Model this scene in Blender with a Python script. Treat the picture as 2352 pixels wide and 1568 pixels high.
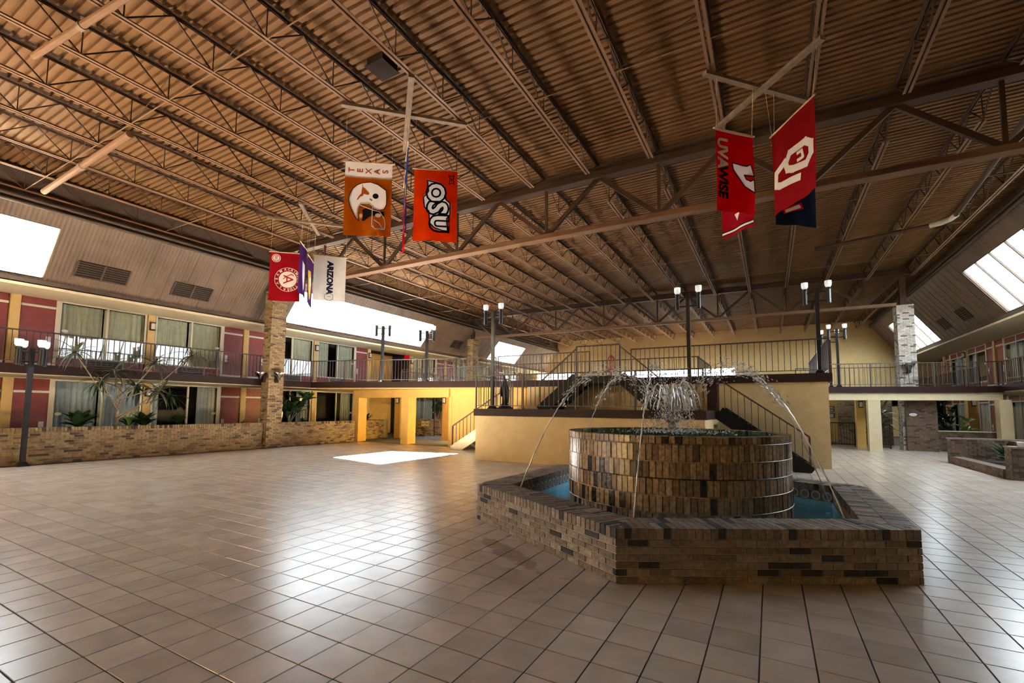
import bpy, bmesh, math, random
from mathutils import Vector, Matrix
from mathutils.geometry import tessellate_polygon
random.seed(7)
R = math.radians
scn = bpy.context.scene
COL = scn.collection
for o in list(bpy.data.objects): bpy.data.objects.remove(o)

# ---------------------------------------------------------------- camera
EYE = Vector((0.0, 0.0, 1.6))
YAW, PITCH, ROLL, FPX = 0.509926, 0.077114, 0.0087679, 1060.3
c_, s_ = math.cos(YAW), math.sin(YAW); cp, sp = math.cos(PITCH), math.sin(PITCH); cr, sr = math.cos(ROLL), math.sin(ROLL)
e_r = Vector((c_, s_, 0)); e_f = Vector((-s_*cp, c_*cp, sp)); e_u = Vector((s_*sp, -c_*sp, cp))
cam_r = e_r*cr + e_u*sr; cam_u = e_u*cr - e_r*sr
cam = bpy.data.cameras.new('camera'); camo = bpy.data.objects.new('camera', cam); COL.objects.link(camo)
cam.sensor_width = 36; cam.lens = 36*FPX/2352; cam.shift_y = (857.3-784)/2352; cam.clip_end = 300; cam.clip_start = .05
Mx = Matrix.Identity(4)
for i in range(3):
    Mx[i][0] = cam_r[i]; Mx[i][1] = cam_u[i]; Mx[i][2] = -e_f[i]; Mx[i][3] = EYE[i]
camo.matrix_world = Mx
scn.camera = camo

def seen_area(p, n, a):
    """rough size of a small face in the picture, 0 when out of the frame or turned away"""
    d = p-EYE; dep = d.dot(e_f)
    if dep < .3: return 0
    x, y = d.dot(cam_r)/dep*FPX, d.dot(cam_u)/dep*FPX
    if abs(x) > 1176 or not (-711 < y < 857): return 0
    f = -d.normalized().dot(n)
    return a*max(f, 0)/dep/dep

# ---------------------------------------------------------------- sky, sun, skylight portals, exposure
W = bpy.data.worlds.new('sky'); scn.world = W; W.use_nodes = True
nt = W.node_tree; bg = nt.nodes['Background']
bg.inputs[1].default_value = 9.0                   # bright hazy sky above the horizon, plain ground below it
_tc = nt.nodes.new('ShaderNodeTexCoord'); _sx = nt.nodes.new('ShaderNodeSeparateXYZ'); _rp = nt.nodes.new('ShaderNodeValToRGB')
nt.links.new(_tc.outputs['Generated'], _sx.inputs[0]); nt.links.new(_sx.outputs[2], _rp.inputs[0]); nt.links.new(_rp.outputs[0], bg.inputs[0])
_e = _rp.color_ramp.elements; _e[0].position = 0.0; _e[0].color = (.12, .115, .10, 1); _e[1].position = .012; _e[1].color = (.84, .93, 1, 1)
sun = bpy.data.lights.new('sun', 'SUN'); sun.energy = 230; sun.angle = R(.6); sun.color = (1, .985, .96)
suno = bpy.data.objects.new('sun', sun); COL.objects.link(suno)
suno.rotation_euler = Vector((1.17, -.43, -1.0)).to_track_quat('-Z', 'Y').to_euler()
suno.location = (-40, 20, 40)
vs = scn.view_settings
vs.view_transform = 'Standard'; vs.look = 'None'; vs.gamma = 1; vs.use_curve_mapping = False; vs.exposure = 1.08
scn.cycles.max_bounces = 7; scn.cycles.diffuse_bounces = 4; scn.cycles.glossy_bounces = 3; scn.cycles.use_adaptive_sampling = True; scn.cycles.adaptive_threshold = .1; scn.cycles.adaptive_min_samples = 20
scn.cycles.transmission_bounces = 3; scn.cycles.transparent_max_bounces = 10
scn.cycles.use_denoising = True; scn.cycles.sample_clamp_indirect = 20
scn.cycles.caustics_reflective = False; scn.cycles.caustics_refractive = False
def portal(cx, cy, cz, n, t, w, h):
    l = bpy.data.lights.new('skylight_portal', 'AREA'); l.shape = 'RECTANGLE'; l.size = w; l.size_y = h; l.cycles.is_portal = True
    o = bpy.data.objects.new('skylight_portal', l); COL.objects.link(o)
    z = -Vector(n).normalized(); x = Vector(t).normalized(); y = z.cross(x)
    m = Matrix((x, y, z)).transposed().to_4x4(); m.translation = (cx, cy, cz); o.matrix_world = m

# ---------------------------------------------------------------- materials
MATS = {}
def newmat(name):
    m = bpy.data.materials.new(name); m.use_nodes = True; MATS[name] = m
    return m, m.node_tree, m.node_tree.nodes['Principled BSDF']
def N(nt, t, **k):
    n = nt.nodes.new(t)
    for a, b in k.items(): setattr(n, a, b)
    return n
def plain(name, col, rough=.6, metal=0, noise=0, scale=6, bump=0, bscale=60, spec=.5, emit=0):
    m, nt, b = newmat(name)
    b.inputs['Roughness'].default_value = rough; b.inputs['Metallic'].default_value = metal
    b.inputs['Base Color'].default_value = (*col, 1); b.inputs['Specular IOR Level'].default_value = spec
    tc = N(nt, 'ShaderNodeTexCoord')
    if noise:
        nz = N(nt, 'ShaderNodeTexNoise'); nz.inputs['Scale'].default_value = scale; nz.inputs['Detail'].default_value = 4
        nt.links.new(tc.outputs['Object'], nz.inputs['Vector'])
        mr = N(nt, 'ShaderNodeMapRange'); mr.inputs[1].default_value = .3; mr.inputs[2].default_value = .7
        mr.inputs[3].default_value = 1-noise; mr.inputs[4].default_value = 1+noise
        nt.links.new(nz.outputs[0], mr.inputs[0])
        mx = N(nt, 'ShaderNodeVectorMath', operation='SCALE'); mx.inputs[0].default_value = col
        nt.links.new(mr.outputs[0], mx.inputs['Scale']); nt.links.new(mx.outputs[0], b.inputs['Base Color'])
    if bump:
        nb = N(nt, 'ShaderNodeTexNoise'); nb.inputs['Scale'].default_value = bscale; nb.inputs['Detail'].default_value = 3
        nt.links.new(tc.outputs['Object'], nb.inputs['Vector'])
        bp = N(nt, 'ShaderNodeBump'); bp.inputs['Strength'].default_value = bump; bp.inputs['Distance'].default_value = .01
        nt.links.new(nb.outputs[0], bp.inputs['Height']); nt.links.new(bp.outputs[0], b.inputs['Normal'])
    if emit:
        b.inputs['Emission Color'].default_value = (*col, 1); b.inputs['Emission Strength'].default_value = emit
    return m
def pieces(name, stops, rough=.7, noise=.25, nscale=14, spec=.4, bump=.25, bscale=70, vary=None):
    """a colour drawn per piece (per object and per island of a joined mesh) from a list of (share, colour)"""
    m, nt, b = newmat(name)
    oi = N(nt, 'ShaderNodeObjectInfo'); ge = N(nt, 'ShaderNodeNewGeometry'); tc = N(nt, 'ShaderNodeTexCoord')
    ad = N(nt, 'ShaderNodeMath', operation='ADD'); fr = N(nt, 'ShaderNodeMath', operation='FRACT')
    nt.links.new(oi.outputs['Random'], ad.inputs[0]); nt.links.new(ge.outputs['Random Per Island'], ad.inputs[1])
    nt.links.new(ad.outputs[0], fr.inputs[0])
    rp = N(nt, 'ShaderNodeValToRGB'); rp.color_ramp.interpolation = 'CONSTANT'
    els = rp.color_ramp.elements; pos = 0
    for i, (w, c) in enumerate(stops):
        e = els[i] if i < 2 else els.new(min(pos, .999))
        e.position = min(pos, .999); e.color = (*c, 1); pos += w
    nt.links.new(fr.outputs[0], rp.inputs[0])
    nz = N(nt, 'ShaderNodeTexNoise'); nz.inputs['Scale'].default_value = nscale; nz.inputs['Detail'].default_value = 5
    nt.links.new(ge.outputs['Position'], nz.inputs['Vector'])
    mr = N(nt, 'ShaderNodeMapRange'); mr.inputs[1].default_value = .3; mr.inputs[2].default_value = .7
    mr.inputs[3].default_value = 1-noise; mr.inputs[4].default_value = 1+noise
    nt.links.new(nz.outputs[0], mr.inputs[0])
    mx = N(nt, 'ShaderNodeVectorMath', operation='SCALE')
    nt.links.new(rp.outputs[0], mx.inputs[0]); nt.links.new(mr.outputs[0], mx.inputs['Scale'])
    nt.links.new(mx.outputs[0], b.inputs['Base Color'])
    b.inputs['Roughness'].default_value = rough; b.inputs['Specular IOR Level'].default_value = spec
    if bump:
        nb = N(nt, 'ShaderNodeTexNoise'); nb.inputs['Scale'].default_value = bscale
        nt.links.new(ge.outputs['Position'], nb.inputs['Vector'])
        bp = N(nt, 'ShaderNodeBump'); bp.inputs['Strength'].default_value = bump; bp.inputs['Distance'].default_value = .006
        nt.links.new(nb.outputs[0], bp.inputs['Height']); nt.links.new(bp.outputs[0], b.inputs['Normal'])
    return m
def clear(name, tint, gloss=.1, rough=.02, ior=1.45):
    """thin clear sheet: lets light straight through and mirrors a little, more at grazing angles"""
    m, nt, b = newmat(name); nt.nodes.remove(b)
    out = nt.nodes['Material Output']
    tr = N(nt, 'ShaderNodeBsdfTransparent'); tr.inputs[0].default_value = (*tint, 1)
    gl = N(nt, 'ShaderNodeBsdfGlossy'); gl.inputs['Roughness'].default_value = rough
    fr = N(nt, 'ShaderNodeFresnel'); fr.inputs[0].default_value = ior
    ad = N(nt, 'ShaderNodeMath', operation='ADD'); ad.inputs[1].default_value = gloss; ad.use_clamp = True
    mx = N(nt, 'ShaderNodeMixShader')
    gb = N(nt, 'ShaderNodeNewGeometry'); iv = N(nt, 'ShaderNodeMath', operation='SUBTRACT'); iv.inputs[0].default_value = 1; nt.links.new(gb.outputs['Backfacing'], iv.inputs[1])
    mu = N(nt, 'ShaderNodeMath', operation='MULTIPLY')
    nt.links.new(fr.outputs[0], ad.inputs[0]); nt.links.new(ad.outputs[0], mu.inputs[0]); nt.links.new(iv.outputs[0], mu.inputs[1]); nt.links.new(mu.outputs[0], mx.inputs[0])
    nt.links.new(tr.outputs[0], mx.inputs[1]); nt.links.new(gl.outputs[0], mx.inputs[2]); nt.links.new(mx.outputs[0], out.inputs[0])
    return m

# floor tile: warm beige with cloudy patches and a satin glaze
m, nt, b = newmat('tile')
oi = N(nt, 'ShaderNodeObjectInfo'); ge = N(nt, 'ShaderNodeNewGeometry')
ad = N(nt, 'ShaderNodeMath', operation='ADD'); fr = N(nt, 'ShaderNodeMath', operation='FRACT')
nt.links.new(oi.outputs['Random'], ad.inputs[0]); nt.links.new(ge.outputs['Random Per Island'], ad.inputs[1]); nt.links.new(ad.outputs[0], fr.inputs[0])
cb = N(nt, 'ShaderNodeCombineXYZ'); sc10 = N(nt, 'ShaderNodeMath', operation='MULTIPLY'); sc10.inputs[1].default_value = 30
nt.links.new(fr.outputs[0], sc10.inputs[0]); nt.links.new(sc10.outputs[0], cb.inputs[2])
va = N(nt, 'ShaderNodeVectorMath', operation='ADD'); nt.links.new(ge.outputs['Position'], va.inputs[0]); nt.links.new(cb.outputs[0], va.inputs[1])
n1 = N(nt, 'ShaderNodeTexNoise'); n1.inputs['Scale'].default_value = 3.5; n1.inputs['Detail'].default_value = 3; n1.inputs['Distortion'].default_value = .2
nt.links.new(va.outputs[0], n1.inputs['Vector'])
r1 = N(nt, 'ShaderNodeValToRGB'); r1.color_ramp.elements[0].position = .3; r1.color_ramp.elements[0].color = (.465, .395, .335, 1)
r1.color_ramp.elements[1].position = .7; r1.color_ramp.elements[1].color = (.555, .485, .42, 1)
nt.links.new(n1.outputs[0], r1.inputs[0])
mr = N(nt, 'ShaderNodeMapRange'); mr.inputs[3].default_value = .9; mr.inputs[4].default_value = 1.1; nt.links.new(fr.outputs[0], mr.inputs[0])
mx = N(nt, 'ShaderNodeVectorMath', operation='SCALE'); nt.links.new(r1.outputs[0], mx.inputs[0]); nt.links.new(mr.outputs[0], mx.inputs['Scale'])
nt.links.new(mx.outputs[0], b.inputs['Base Color'])
b.inputs['Roughness'].default_value = .26; b.inputs['Specular IOR Level'].default_value = .6
# old water stain beside the fountain, with a ragged outline of its own
sv = N(nt, 'ShaderNodeVectorMath', operation='SUBTRACT'); sv.inputs[1].default_value = (-2.62, 4.62, 0); nt.links.new(ge.outputs['Position'], sv.inputs[0])
mp = N(nt, 'ShaderNodeMapping', vector_type='TEXTURE'); mp.inputs['Rotation'].default_value = (0, 0, R(-33)); mp.inputs['Scale'].default_value = (1.0, .2, 1); nt.links.new(sv.outputs[0], mp.inputs[0])
ln = N(nt, 'ShaderNodeVectorMath', operation='LENGTH'); nt.links.new(mp.outputs[0], ln.inputs[0])
n3 = N(nt, 'ShaderNodeTexNoise'); n3.inputs['Scale'].default_value = 7; n3.inputs['Detail'].default_value = 5; nt.links.new(ge.outputs['Position'], n3.inputs['Vector'])
sb = N(nt, 'ShaderNodeMath', operation='SUBTRACT'); sb.inputs[0].default_value = 1.25; nt.links.new(ln.outputs['Value'], sb.inputs[1])
ml = N(nt, 'ShaderNodeMath', operation='MULTIPLY'); nt.links.new(sb.outputs[0], ml.inputs[0]); nt.links.new(n3.outputs[0], ml.inputs[1])
ms = N(nt, 'ShaderNodeMapRange'); ms.inputs[1].default_value = .28; ms.inputs[2].default_value = .34; ms.inputs[3].default_value = 0; ms.inputs[4].default_value = .55; nt.links.new(ml.outputs[0], ms.inputs[0])
mxs = N(nt, 'ShaderNodeMix', data_type='RGBA'); nt.links.new(ms.outputs[0], mxs.inputs[0]); nt.links.new(mx.outputs[0], mxs.inputs[6]); mxs.inputs[7].default_value = (.25, .13, .06, 1)
nt.links.new(mxs.outputs[2], b.inputs['Base Color'])

plain('grout', (.075, .055, .045), .9)
plain('carpet', (.10, .12, .16), .95, noise=.2, scale=30, bump=.3)
pieces('brick_tan', [(.3, (.32, .225, .115)), (.25, (.26, .175, .085)), (.2, (.36, .265, .145)), (.15, (.20, .13, .07)), (.10, (.09, .058, .04))])
pieces('brick_fountain', [(.27, (.25, .205, .175)), (.25, (.185, .15, .13)), (.22, (.30, .255, .215)), (.13, (.20, .15, .12)), (.13, (.036, .037, .046))], rough=.55, noise=.35, nscale=25)
pieces('brick_glazed', [(.3, (.29, .195, .11)), (.25, (.22, .145, .08)), (.2, (.35, .245, .145)), (.13, (.17, .105, .06)), (.12, (.03, .022, .018))], rough=.26, noise=.45, nscale=22, spec=.6)
pieces('brick_skylit', [(.4, (.52, .48, .41)), (.3, (.44, .40, .34)), (.18, (.58, .55, .50)), (.12, (.14, .12, .11))])  # column brick with the skylight's pale cast painted into its colours
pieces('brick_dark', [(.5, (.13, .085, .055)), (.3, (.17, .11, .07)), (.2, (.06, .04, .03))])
plain('mortar', (.33, .27, .19), .9, noise=.15, scale=20)
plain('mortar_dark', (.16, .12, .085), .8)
plain('mortar_grey', (.42, .38, .33), .85, noise=.2, scale=25)
plain('tile_blue', (.16, .21, .27), .35, noise=.2, scale=15)
plain('stucco', (.68, .43, .12), .85, noise=.06, scale=4, bump=.5, bscale=45)  # same paint as the tan stucco, sun bounce coloured in as stronger yellow
plain('stucco_tan', (.60, .45, .23), .85, noise=.06, scale=4, bump=.5, bscale=45)
plain('stucco_end_lit', (.74, .54, .24), .85, noise=.06, scale=4, bump=.5, bscale=45)  # stucco lightened for the end wall, painted-in daylight
plain('stucco_pale', (.66, .56, .36), .85, noise=.06, scale=4, bump=.5, bscale=45)
plain('pilaster_paint', (.70, .49, .20), .7, noise=.05)
plain('trim_cream', (.70, .60, .40), .7, noise=.05)
plain('frame_white', (.78, .73, .63), .5)
plain('red_panel', (.27, .05, .042), .38, noise=.12, scale=3)
plain('kick_plate', (.75, .75, .72), .3)
plain('grey_panel', (.16, .15, .13), .5, noise=.1)
plain('dark_brown', (.032, .016, .014), .5, noise=.15, scale=3, spec=.15)
plain('black_paint', (.012, .011, .012), .5, spec=.2)
plain('rail_metal', (.06, .034, .026), .45)
plain('post_metal', (.03, .027, .026), .3, metal=.3)
plain('deck_top', (.12, .12, .13), .9, noise=.1)
plain('roof_deck', (.185, .092, .036), .6, noise=.10, scale=1.3, spec=.2)
plain('roof_steel', (.24, .13, .07), .55, noise=.08, scale=2, spec=.3)
plain('girder_steel', (.085, .048, .03), .55, noise=.08, scale=2, spec=.2)
plain('eave_metal', (.10, .072, .052), .55, noise=.1, spec=.25)
plain('room_dark', (.035, .033, .035), .9, spec=.1)
plain('pool_blue', (.28, .62, .82), .5, noise=.12, scale=5)
plain('tub_teal', (.22, .42, .42), .5, noise=.2, scale=6)
plain('wood_board', (.22, .155, .10), .7, noise=.2, scale=9)
plain('rod_wood', (.75, .62, .42), .6)
plain('bronze', (.022, .022, .022), .35, metal=.4, noise=.3, scale=20)
plain('red_wire', (.45, .03, .015), .4)
plain('chrome', (.6, .58, .54), .15, metal=1)
plain('white_paint', (.8, .8, .78), .4)
plain('sign_dark', (.05, .06, .09), .4)
plain('sconce_glass', (.75, .68, .62), .4)
plain('soil', (.035, .025, .018), .95, noise=.3, scale=30, bump=.6)
plain('bark', (.30, .25, .19), .85, noise=.3, scale=30)
plain('leaf_dark', (.025, .06, .018), .4, noise=.35, scale=12)
plain('leaf_mid', (.06, .14, .03), .4, noise=.3, scale=12)
plain('leaf_lime', (.16, .26, .05), .45, noise=.3, scale=12)
plain('leaf_dry', (.10, .095, .05), .6, noise=.3, scale=12)
plain('pvc', (.75, .72, .64), .4)
plain('vent_dark', (.03, .021, .016), .7, spec=.1)
plain('cup_foam', (.85, .85, .83), .6)
m = plain('lamp_glass', (.85, .86, .84), .3, emit=.25)
clear('window_glass', (.95, .97, .96), .03, .01, 1.5)
clear('skylight_glass', (.98, .99, .99), .0, .05, 1.03)
clear('pool_water', (.86, .96, .98), .0, .08, 1.2)
clear('tub_water', (.62, .84, .82), .12, .10, 1.33)
# flowing water: bright broken film, half clear
m, nt, b = newmat('jet_water'); b.inputs['Base Color'].default_value = (.95, .97, 1, 1); b.inputs['Roughness'].default_value = .08
b.inputs['Transmission Weight'].default_value = .3; b.inputs['IOR'].default_value = 1.33
# pleated curtains
def curtain_mat(name, col):
    m, nt, b = newmat(name); b.inputs['Base Color'].default_value = (*col, 1); b.inputs['Roughness'].default_value = .9
    tc = N(nt, 'ShaderNodeTexCoord'); nz = N(nt, 'ShaderNodeTexNoise'); nz.inputs['Scale'].default_value = 7
    nt.links.new(tc.outputs['Object'], nz.inputs['Vector'])
    mr = N(nt, 'ShaderNodeMapRange'); mr.inputs[3].default_value = .8; mr.inputs[4].default_value = 1.2; nt.links.new(nz.outputs[0], mr.inputs[0])
    mx = N(nt, 'ShaderNodeVectorMath', operation='SCALE'); mx.inputs[0].default_value = col; nt.links.new(mr.outputs[0], mx.inputs['Scale'])
    nt.links.new(mx.outputs[0], b.inputs['Base Color'])
curtain_mat('curtain', (.60, .60, .46)); curtain_mat('curtain_blue', (.50, .58, .64)); curtain_mat('curtain_pale', (.66, .67, .62))
# ribbed siding on the sloping upper walls
m, nt, b = newmat('siding'); b.inputs['Roughness'].default_value = .6
tc = N(nt, 'ShaderNodeTexCoord'); sx = N(nt, 'ShaderNodeSeparateXYZ'); nt.links.new(tc.outputs['Object'], sx.inputs[0])
wv = N(nt, 'ShaderNodeMath', operation='MULTIPLY'); wv.inputs[1].default_value = 62.8; nt.links.new(sx.outputs[1], wv.inputs[0])
sn = N(nt, 'ShaderNodeMath', operation='SINE'); nt.links.new(wv.outputs[0], sn.inputs[0])
bp = N(nt, 'ShaderNodeBump'); bp.inputs['Strength'].default_value = .7; bp.inputs['Distance'].default_value = .012
nt.links.new(sn.outputs[0], bp.inputs['Height']); nt.links.new(bp.outputs[0], b.inputs['Normal'])
nz = N(nt, 'ShaderNodeTexNoise'); nz.inputs['Scale'].default_value = 1.2; nt.links.new(tc.outputs['Object'], nz.inputs['Vector'])
rp = N(nt, 'ShaderNodeValToRGB'); rp.color_ramp.elements[0].color = (.15, .10, .066, 1); rp.color_ramp.elements[1].color = (.19, .13, .088, 1)
rp.color_ramp.elements[0].position = .35; rp.color_ramp.elements[1].position = .65
nt.links.new(nz.outputs[0], rp.inputs[0]); nt.links.new(rp.outputs[0], b.inputs['Base Color'])
def cloth(name, col):
    for pre, k in (('print_', .08), ('cloth_', .5)): cloth1(pre+name, col, k)
def cloth1(name, col, k):
    m = plain(name, col, .95, noise=.06, scale=5, spec=.08); nt = m.node_tree; b = nt.nodes['Principled BSDF']
    tl = N(nt, 'ShaderNodeBsdfTranslucent'); mx = N(nt, 'ShaderNodeMixShader'); mx.inputs[0].default_value = k
    for l in list(b.inputs['Base Color'].links): nt.links.new(l.from_socket, tl.inputs[0])
    nt.links.new(b.outputs[0], mx.inputs[1]); nt.links.new(tl.outputs[0], mx.inputs[2]); nt.links.new(mx.outputs[0], nt.nodes['Material Output'].inputs[0])
for n_, c in dict(white=(.92, .90, .86), texas=(.62, .20, .015), orange=(.95, .12, .004), crimson=(.48, .012, .03), red=(.80, .004, .012), oured=(.42, .015, .02),
                  navy=(.02, .028, .06), purple=(.12, .035, .22), gold=(.65, .45, .06), blue=(.03, .09, .33), yellow=(.85, .6, .05), black=(.012, .012, .015), grey=(.25, .25, .25), burnt=(.55, .13, .02)).items():
    cloth(n_, c)

# ---------------------------------------------------------------- helpers
WO = {}
def link(o, parent=None, wo=None):
    COL.objects.link(o)
    if parent is not None: o.parent = parent
    WO[o.name] = wo if wo is not None else (WO.get(parent.name, Vector()) if parent is not None else Vector())
    return o
def tag(o, label=None, cat=None, group=None, kind=None):
    if label: o['label'] = label
    if cat: o['category'] = cat
    if group: o['group'] = group
    if kind: o['kind'] = kind
    return o
def thing(name, label, cat, loc=(0, 0, 0), rotz=0, group=None, kind=None):
    o = bpy.data.objects.new(name, None); o.empty_display_size = .2
    o.location = loc; o.rotation_euler = (0, 0, rotz); link(o, None, Vector(loc))
    return tag(o, label, cat, group, kind)
class MB:
    def __init__(s): s.v = []; s.f = []
    def add(s, vs, fs):
        k = len(s.v); s.v += [tuple(v) for v in vs]; s.f += [tuple(i+k for i in f) for f in fs]; return s
    def box(s, x0, x1, y0, y1, z0, z1):
        return s.add([(x0,y0,z0),(x1,y0,z0),(x1,y1,z0),(x0,y1,z0),(x0,y0,z1),(x1,y0,z1),(x1,y1,z1),(x0,y1,z1)],
                     [(3,2,1,0),(4,5,6,7),(0,1,5,4),(1,2,6,5),(2,3,7,6),(3,0,4,7)])
    def obox(s, c, a, b, d):
        c, a, b, d = Vector(c), Vector(a), Vector(b), Vector(d)
        return s.add([c-a-b-d, c+a-b-d, c+a+b-d, c-a+b-d, c-a-b+d, c+a-b+d, c+a+b+d, c-a+b+d],
                     [(3,2,1,0),(4,5,6,7),(0,1,5,4),(1,2,6,5),(2,3,7,6),(3,0,4,7)])
    def bar(s, p, q, w, h, up=(0, 0, 1)):
        p, q = Vector(p), Vector(q); d = q-p; L = d.length; d.normalize(); u = Vector(up)
        if abs(d.dot(u)) > .98: u = Vector((0, 1, 0)) if abs(d.y) < .9 else Vector((1, 0, 0))
        x = d.cross(u).normalized(); u = x.cross(d)
        return s.obox((p+q)/2, d*L/2, x*w/2, u*h/2)
    def tube(s, pts, r, n=8, cap=True):
        pts = [Vector(p) for p in pts]; rs = r if isinstance(r, (list, tuple)) else [r]*len(pts); k = len(s.v)
        for i, p in enumerate(pts):
            d = (pts[min(i+1, len(pts)-1)]-pts[max(i-1, 0)]).normalized()
            u = Vector((0, 0, 1)) if abs(d.z) < .9 else Vector((1, 0, 0))
            x = d.cross(u).normalized(); y = x.cross(d)
            for j in range(n):
                a = 2*math.pi*j/n; s.v.append(tuple(p+(x*math.cos(a)+y*math.sin(a))*rs[i]))
        for i in range(len(pts)-1):
            for j in range(n):
                s.f.append((k+i*n+j, k+i*n+(j+1) % n, k+(i+1)*n+(j+1) % n, k+(i+1)*n+j))
        if cap:
            s.f.append(tuple(k+j for j in range(n))[::-1]); s.f.append(tuple(k+(len(pts)-1)*n+j for j in range(n)))
        return s
    def lathe(s, prof, c=(0, 0, 0), n=24, sx=1, sy=1):
        k = len(s.v)
        for r, z in prof:
            for j in range(n):
                a = 2*math.pi*j/n; s.v.append((c[0]+r*math.cos(a)*sx, c[1]+r*math.sin(a)*sy, c[2]+z))
        for i in range(len(prof)-1):
            for j in range(n):
                s.f.append((k+i*n+j, k+i*n+(j+1) % n, k+(i+1)*n+(j+1) % n, k+(i+1)*n+j))
        s.f.append(tuple(k+j for j in range(n))[::-1]); s.f.append(tuple(k+(len(prof)-1)*n+j for j in range(n)))
        return s
    def prism(s, poly, z0, z1):
        n = len(poly); k = len(s.v)
        s.v += [(p[0], p[1], z0) for p in poly]+[(p[0], p[1], z1) for p in poly]
        s.f.append(tuple(k+i for i in range(n))[::-1]); s.f.append(tuple(k+n+i for i in range(n)))
        for i in range(n): s.f.append((k+i, k+(i+1) % n, k+n+(i+1) % n, k+n+i))
        return s
    def sheet(s, fn, nu, nv):
        k = len(s.v)
        for i in range(nu+1):
            for j in range(nv+1): s.v.append(tuple(fn(i/nu, j/nv)))
        for i in range(nu):
            for j in range(nv):
                a = k+i*(nv+1)+j; s.f.append((a, a+1, a+nv+2, a+nv+1))
        return s
    def mesh(s, name, mat, smooth=False, off=Vector()):
        me = bpy.data.meshes.new(name)
        me.from_pydata([(v[0]-off[0], v[1]-off[1], v[2]-off[2]) for v in s.v], [], s.f)
        me.materials.append(MATS[mat])
        if smooth: me.polygons.foreach_set('use_smooth', [True]*len(me.polygons))
        me.update(); return me
    def build(s, name, mat, parent=None, smooth=False, local=False):
        """vertices are given in world space unless local=True (then relative to the parent)"""
        off = Vector() if (local or parent is None) else WO.get(parent.name, Vector())
        o = bpy.data.objects.new(name, s.mesh(name, mat, smooth, off))
        return link(o, parent)
def box_thing(name, mat, x0, x1, y0, y1, z0, z1, parent=None): return MB().box(x0, x1, y0, y1, z0, z1).build(name, mat, parent)
def piece(name, me, parent, M):
    """one more object that shares a mesh, placed by a world matrix"""
    o = bpy.data.objects.new(name, me); link(o, parent)
    M = M.copy(); M.translation = M.translation-WO[parent.name]; o.matrix_basis = M
    return o
def axes(c, u, n, w, lu, ln, lw):
    m = Matrix((Vector(u)*lu, Vector(n)*ln, Vector(w)*lw)).transposed().to_4x4(); m.translation = c; return m
UNIT = {}
def unit(mat):
    if mat not in UNIT: UNIT[mat] = MB().box(-.5, .5, -.5, .5, -.5, .5).mesh('unit_block', mat)
    return UNIT[mat]
def emit(specs, parent, mat, name, limit=300, minarea=0):
    """specs: (centre, u, n, w, lu, ln, lw); the pieces that show largest become objects, the rest one joined part"""
    sc = sorted(specs, key=lambda q: -seen_area(q[0]+q[2]*q[5]/2, q[2], q[4]*q[6]))
    ind = [q for q in sc[:limit] if seen_area(q[0]+q[2]*q[5]/2, q[2], q[4]*q[6]) > minarea]
    rest = sc[len(ind):]
    for q in ind: piece(name, unit(mat), parent, axes(*q))
    if rest:
        b = MB()
        for c, u, n, w, lu, ln, lw in rest: b.obox(c, u*lu/2, n*ln/2, w*lw/2)
        tag(b.build(name+'work' if name.endswith('brick') else name+'_field', mat, parent), kind='stuff')
def brick_face(o, u, n, length, height, bl=.203, bh=.0667, j=.011, proud=.008, deep=.03, z0=0, shift=0):
    """running bond over a rectangle; o = bottom left corner on the core's face"""
    o, u, n = Vector(o), Vector(u).normalized(), Vector(n).normalized(); w = Vector((0, 0, 1)); out = []
    rows = max(1, round(height/bh)); bh = height/rows
    for r in range(rows):
        x = -bl/2 if (r+shift) % 2 else 0
        while x < length-.01:
            a, b = max(x, 0)+j/2, min(x+bl, length)-j/2
            if b-a > .025:
                out.append((o+u*(a+b)/2+w*(bh*(r+.5))+n*(proud-deep/2+random.uniform(-.0015, .0015)), u, n, w, b-a, deep, bh-j))
            x += bl
    return out
# ================================================================ THE SETTING
X_L, X_R, Y0, Y1 = -20.1, 9.25, -8.0, 39.6      # wing walls, wall behind the camera, far wall
Z2 = 2.70                                       # second floor
ZD = 7.95                                       # underside of the roof deck
# ---- floor: grout bed with tiles laid on it
fl = box_thing('floor', 'grout', X_L-2.5, X_R+2.5, Y0-.5, Y1+.5, -.15, -.006); tag(fl, 'beige square ceramic tile floor with dark grout lines', kind='structure')
T = .31404; TX0, TY0 = -2.3085, 3.5586
cells = []
HEX = (-1.29, 7.2)
def in_hex(x, y, r): 
    dx, dy = abs(x-HEX[0]), abs(y-HEX[1]); return dx < r*.866 and dy < r-dx*.577
for i in range(-48, 37):
    for j in range(-80, 13):
        x, y = TX0+T*(i+.5), TY0-T*(j+.5)
        if x < -17.2 and y < 15.4: continue
        if y > 15.7 and x < -8.4: continue
        if -8.1 < x < -1.5 and 12.5 < y < 15.7: continue
        if -8.4 < x < 1.3 and y > 15.9: continue
        if in_hex(x, y, 2.5): continue
        cells.append((x, y))
def tile_mesh(b, x, y):
    h, g = T/2-.0042, T/2-.0065
    k = len(b.v)
    b.v += [(x-h,y-h,-.004),(x+h,y-h,-.004),(x+h,y+h,-.004),(x-h,y+h,-.004),(x-g,y-g,0),(x+g,y-g,0),(x+g,y+g,0),(x-g,y+g,0)]
    b.f += [(k+4,k+5,k+6,k+7),(k,k+1,k+5,k+4),(k+1,k+2,k+6,k+5),(k+2,k+3,k+7,k+6),(k+3,k,k+4,k+7)]
cells.sort(key=lambda p: -seen_area(Vector((p[0], p[1], 0)), Vector((0, 0, 1)), T*T))
tm = MB(); tile_mesh(tm, 0, 0); tme = tm.mesh('tile', 'tile')
for x, y in cells[:300]: piece('tile', tme, fl, Matrix.Translation((x, y, 0)))
tm = MB()
for x, y in cells[300:]: tile_mesh(tm, x, y)
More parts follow.
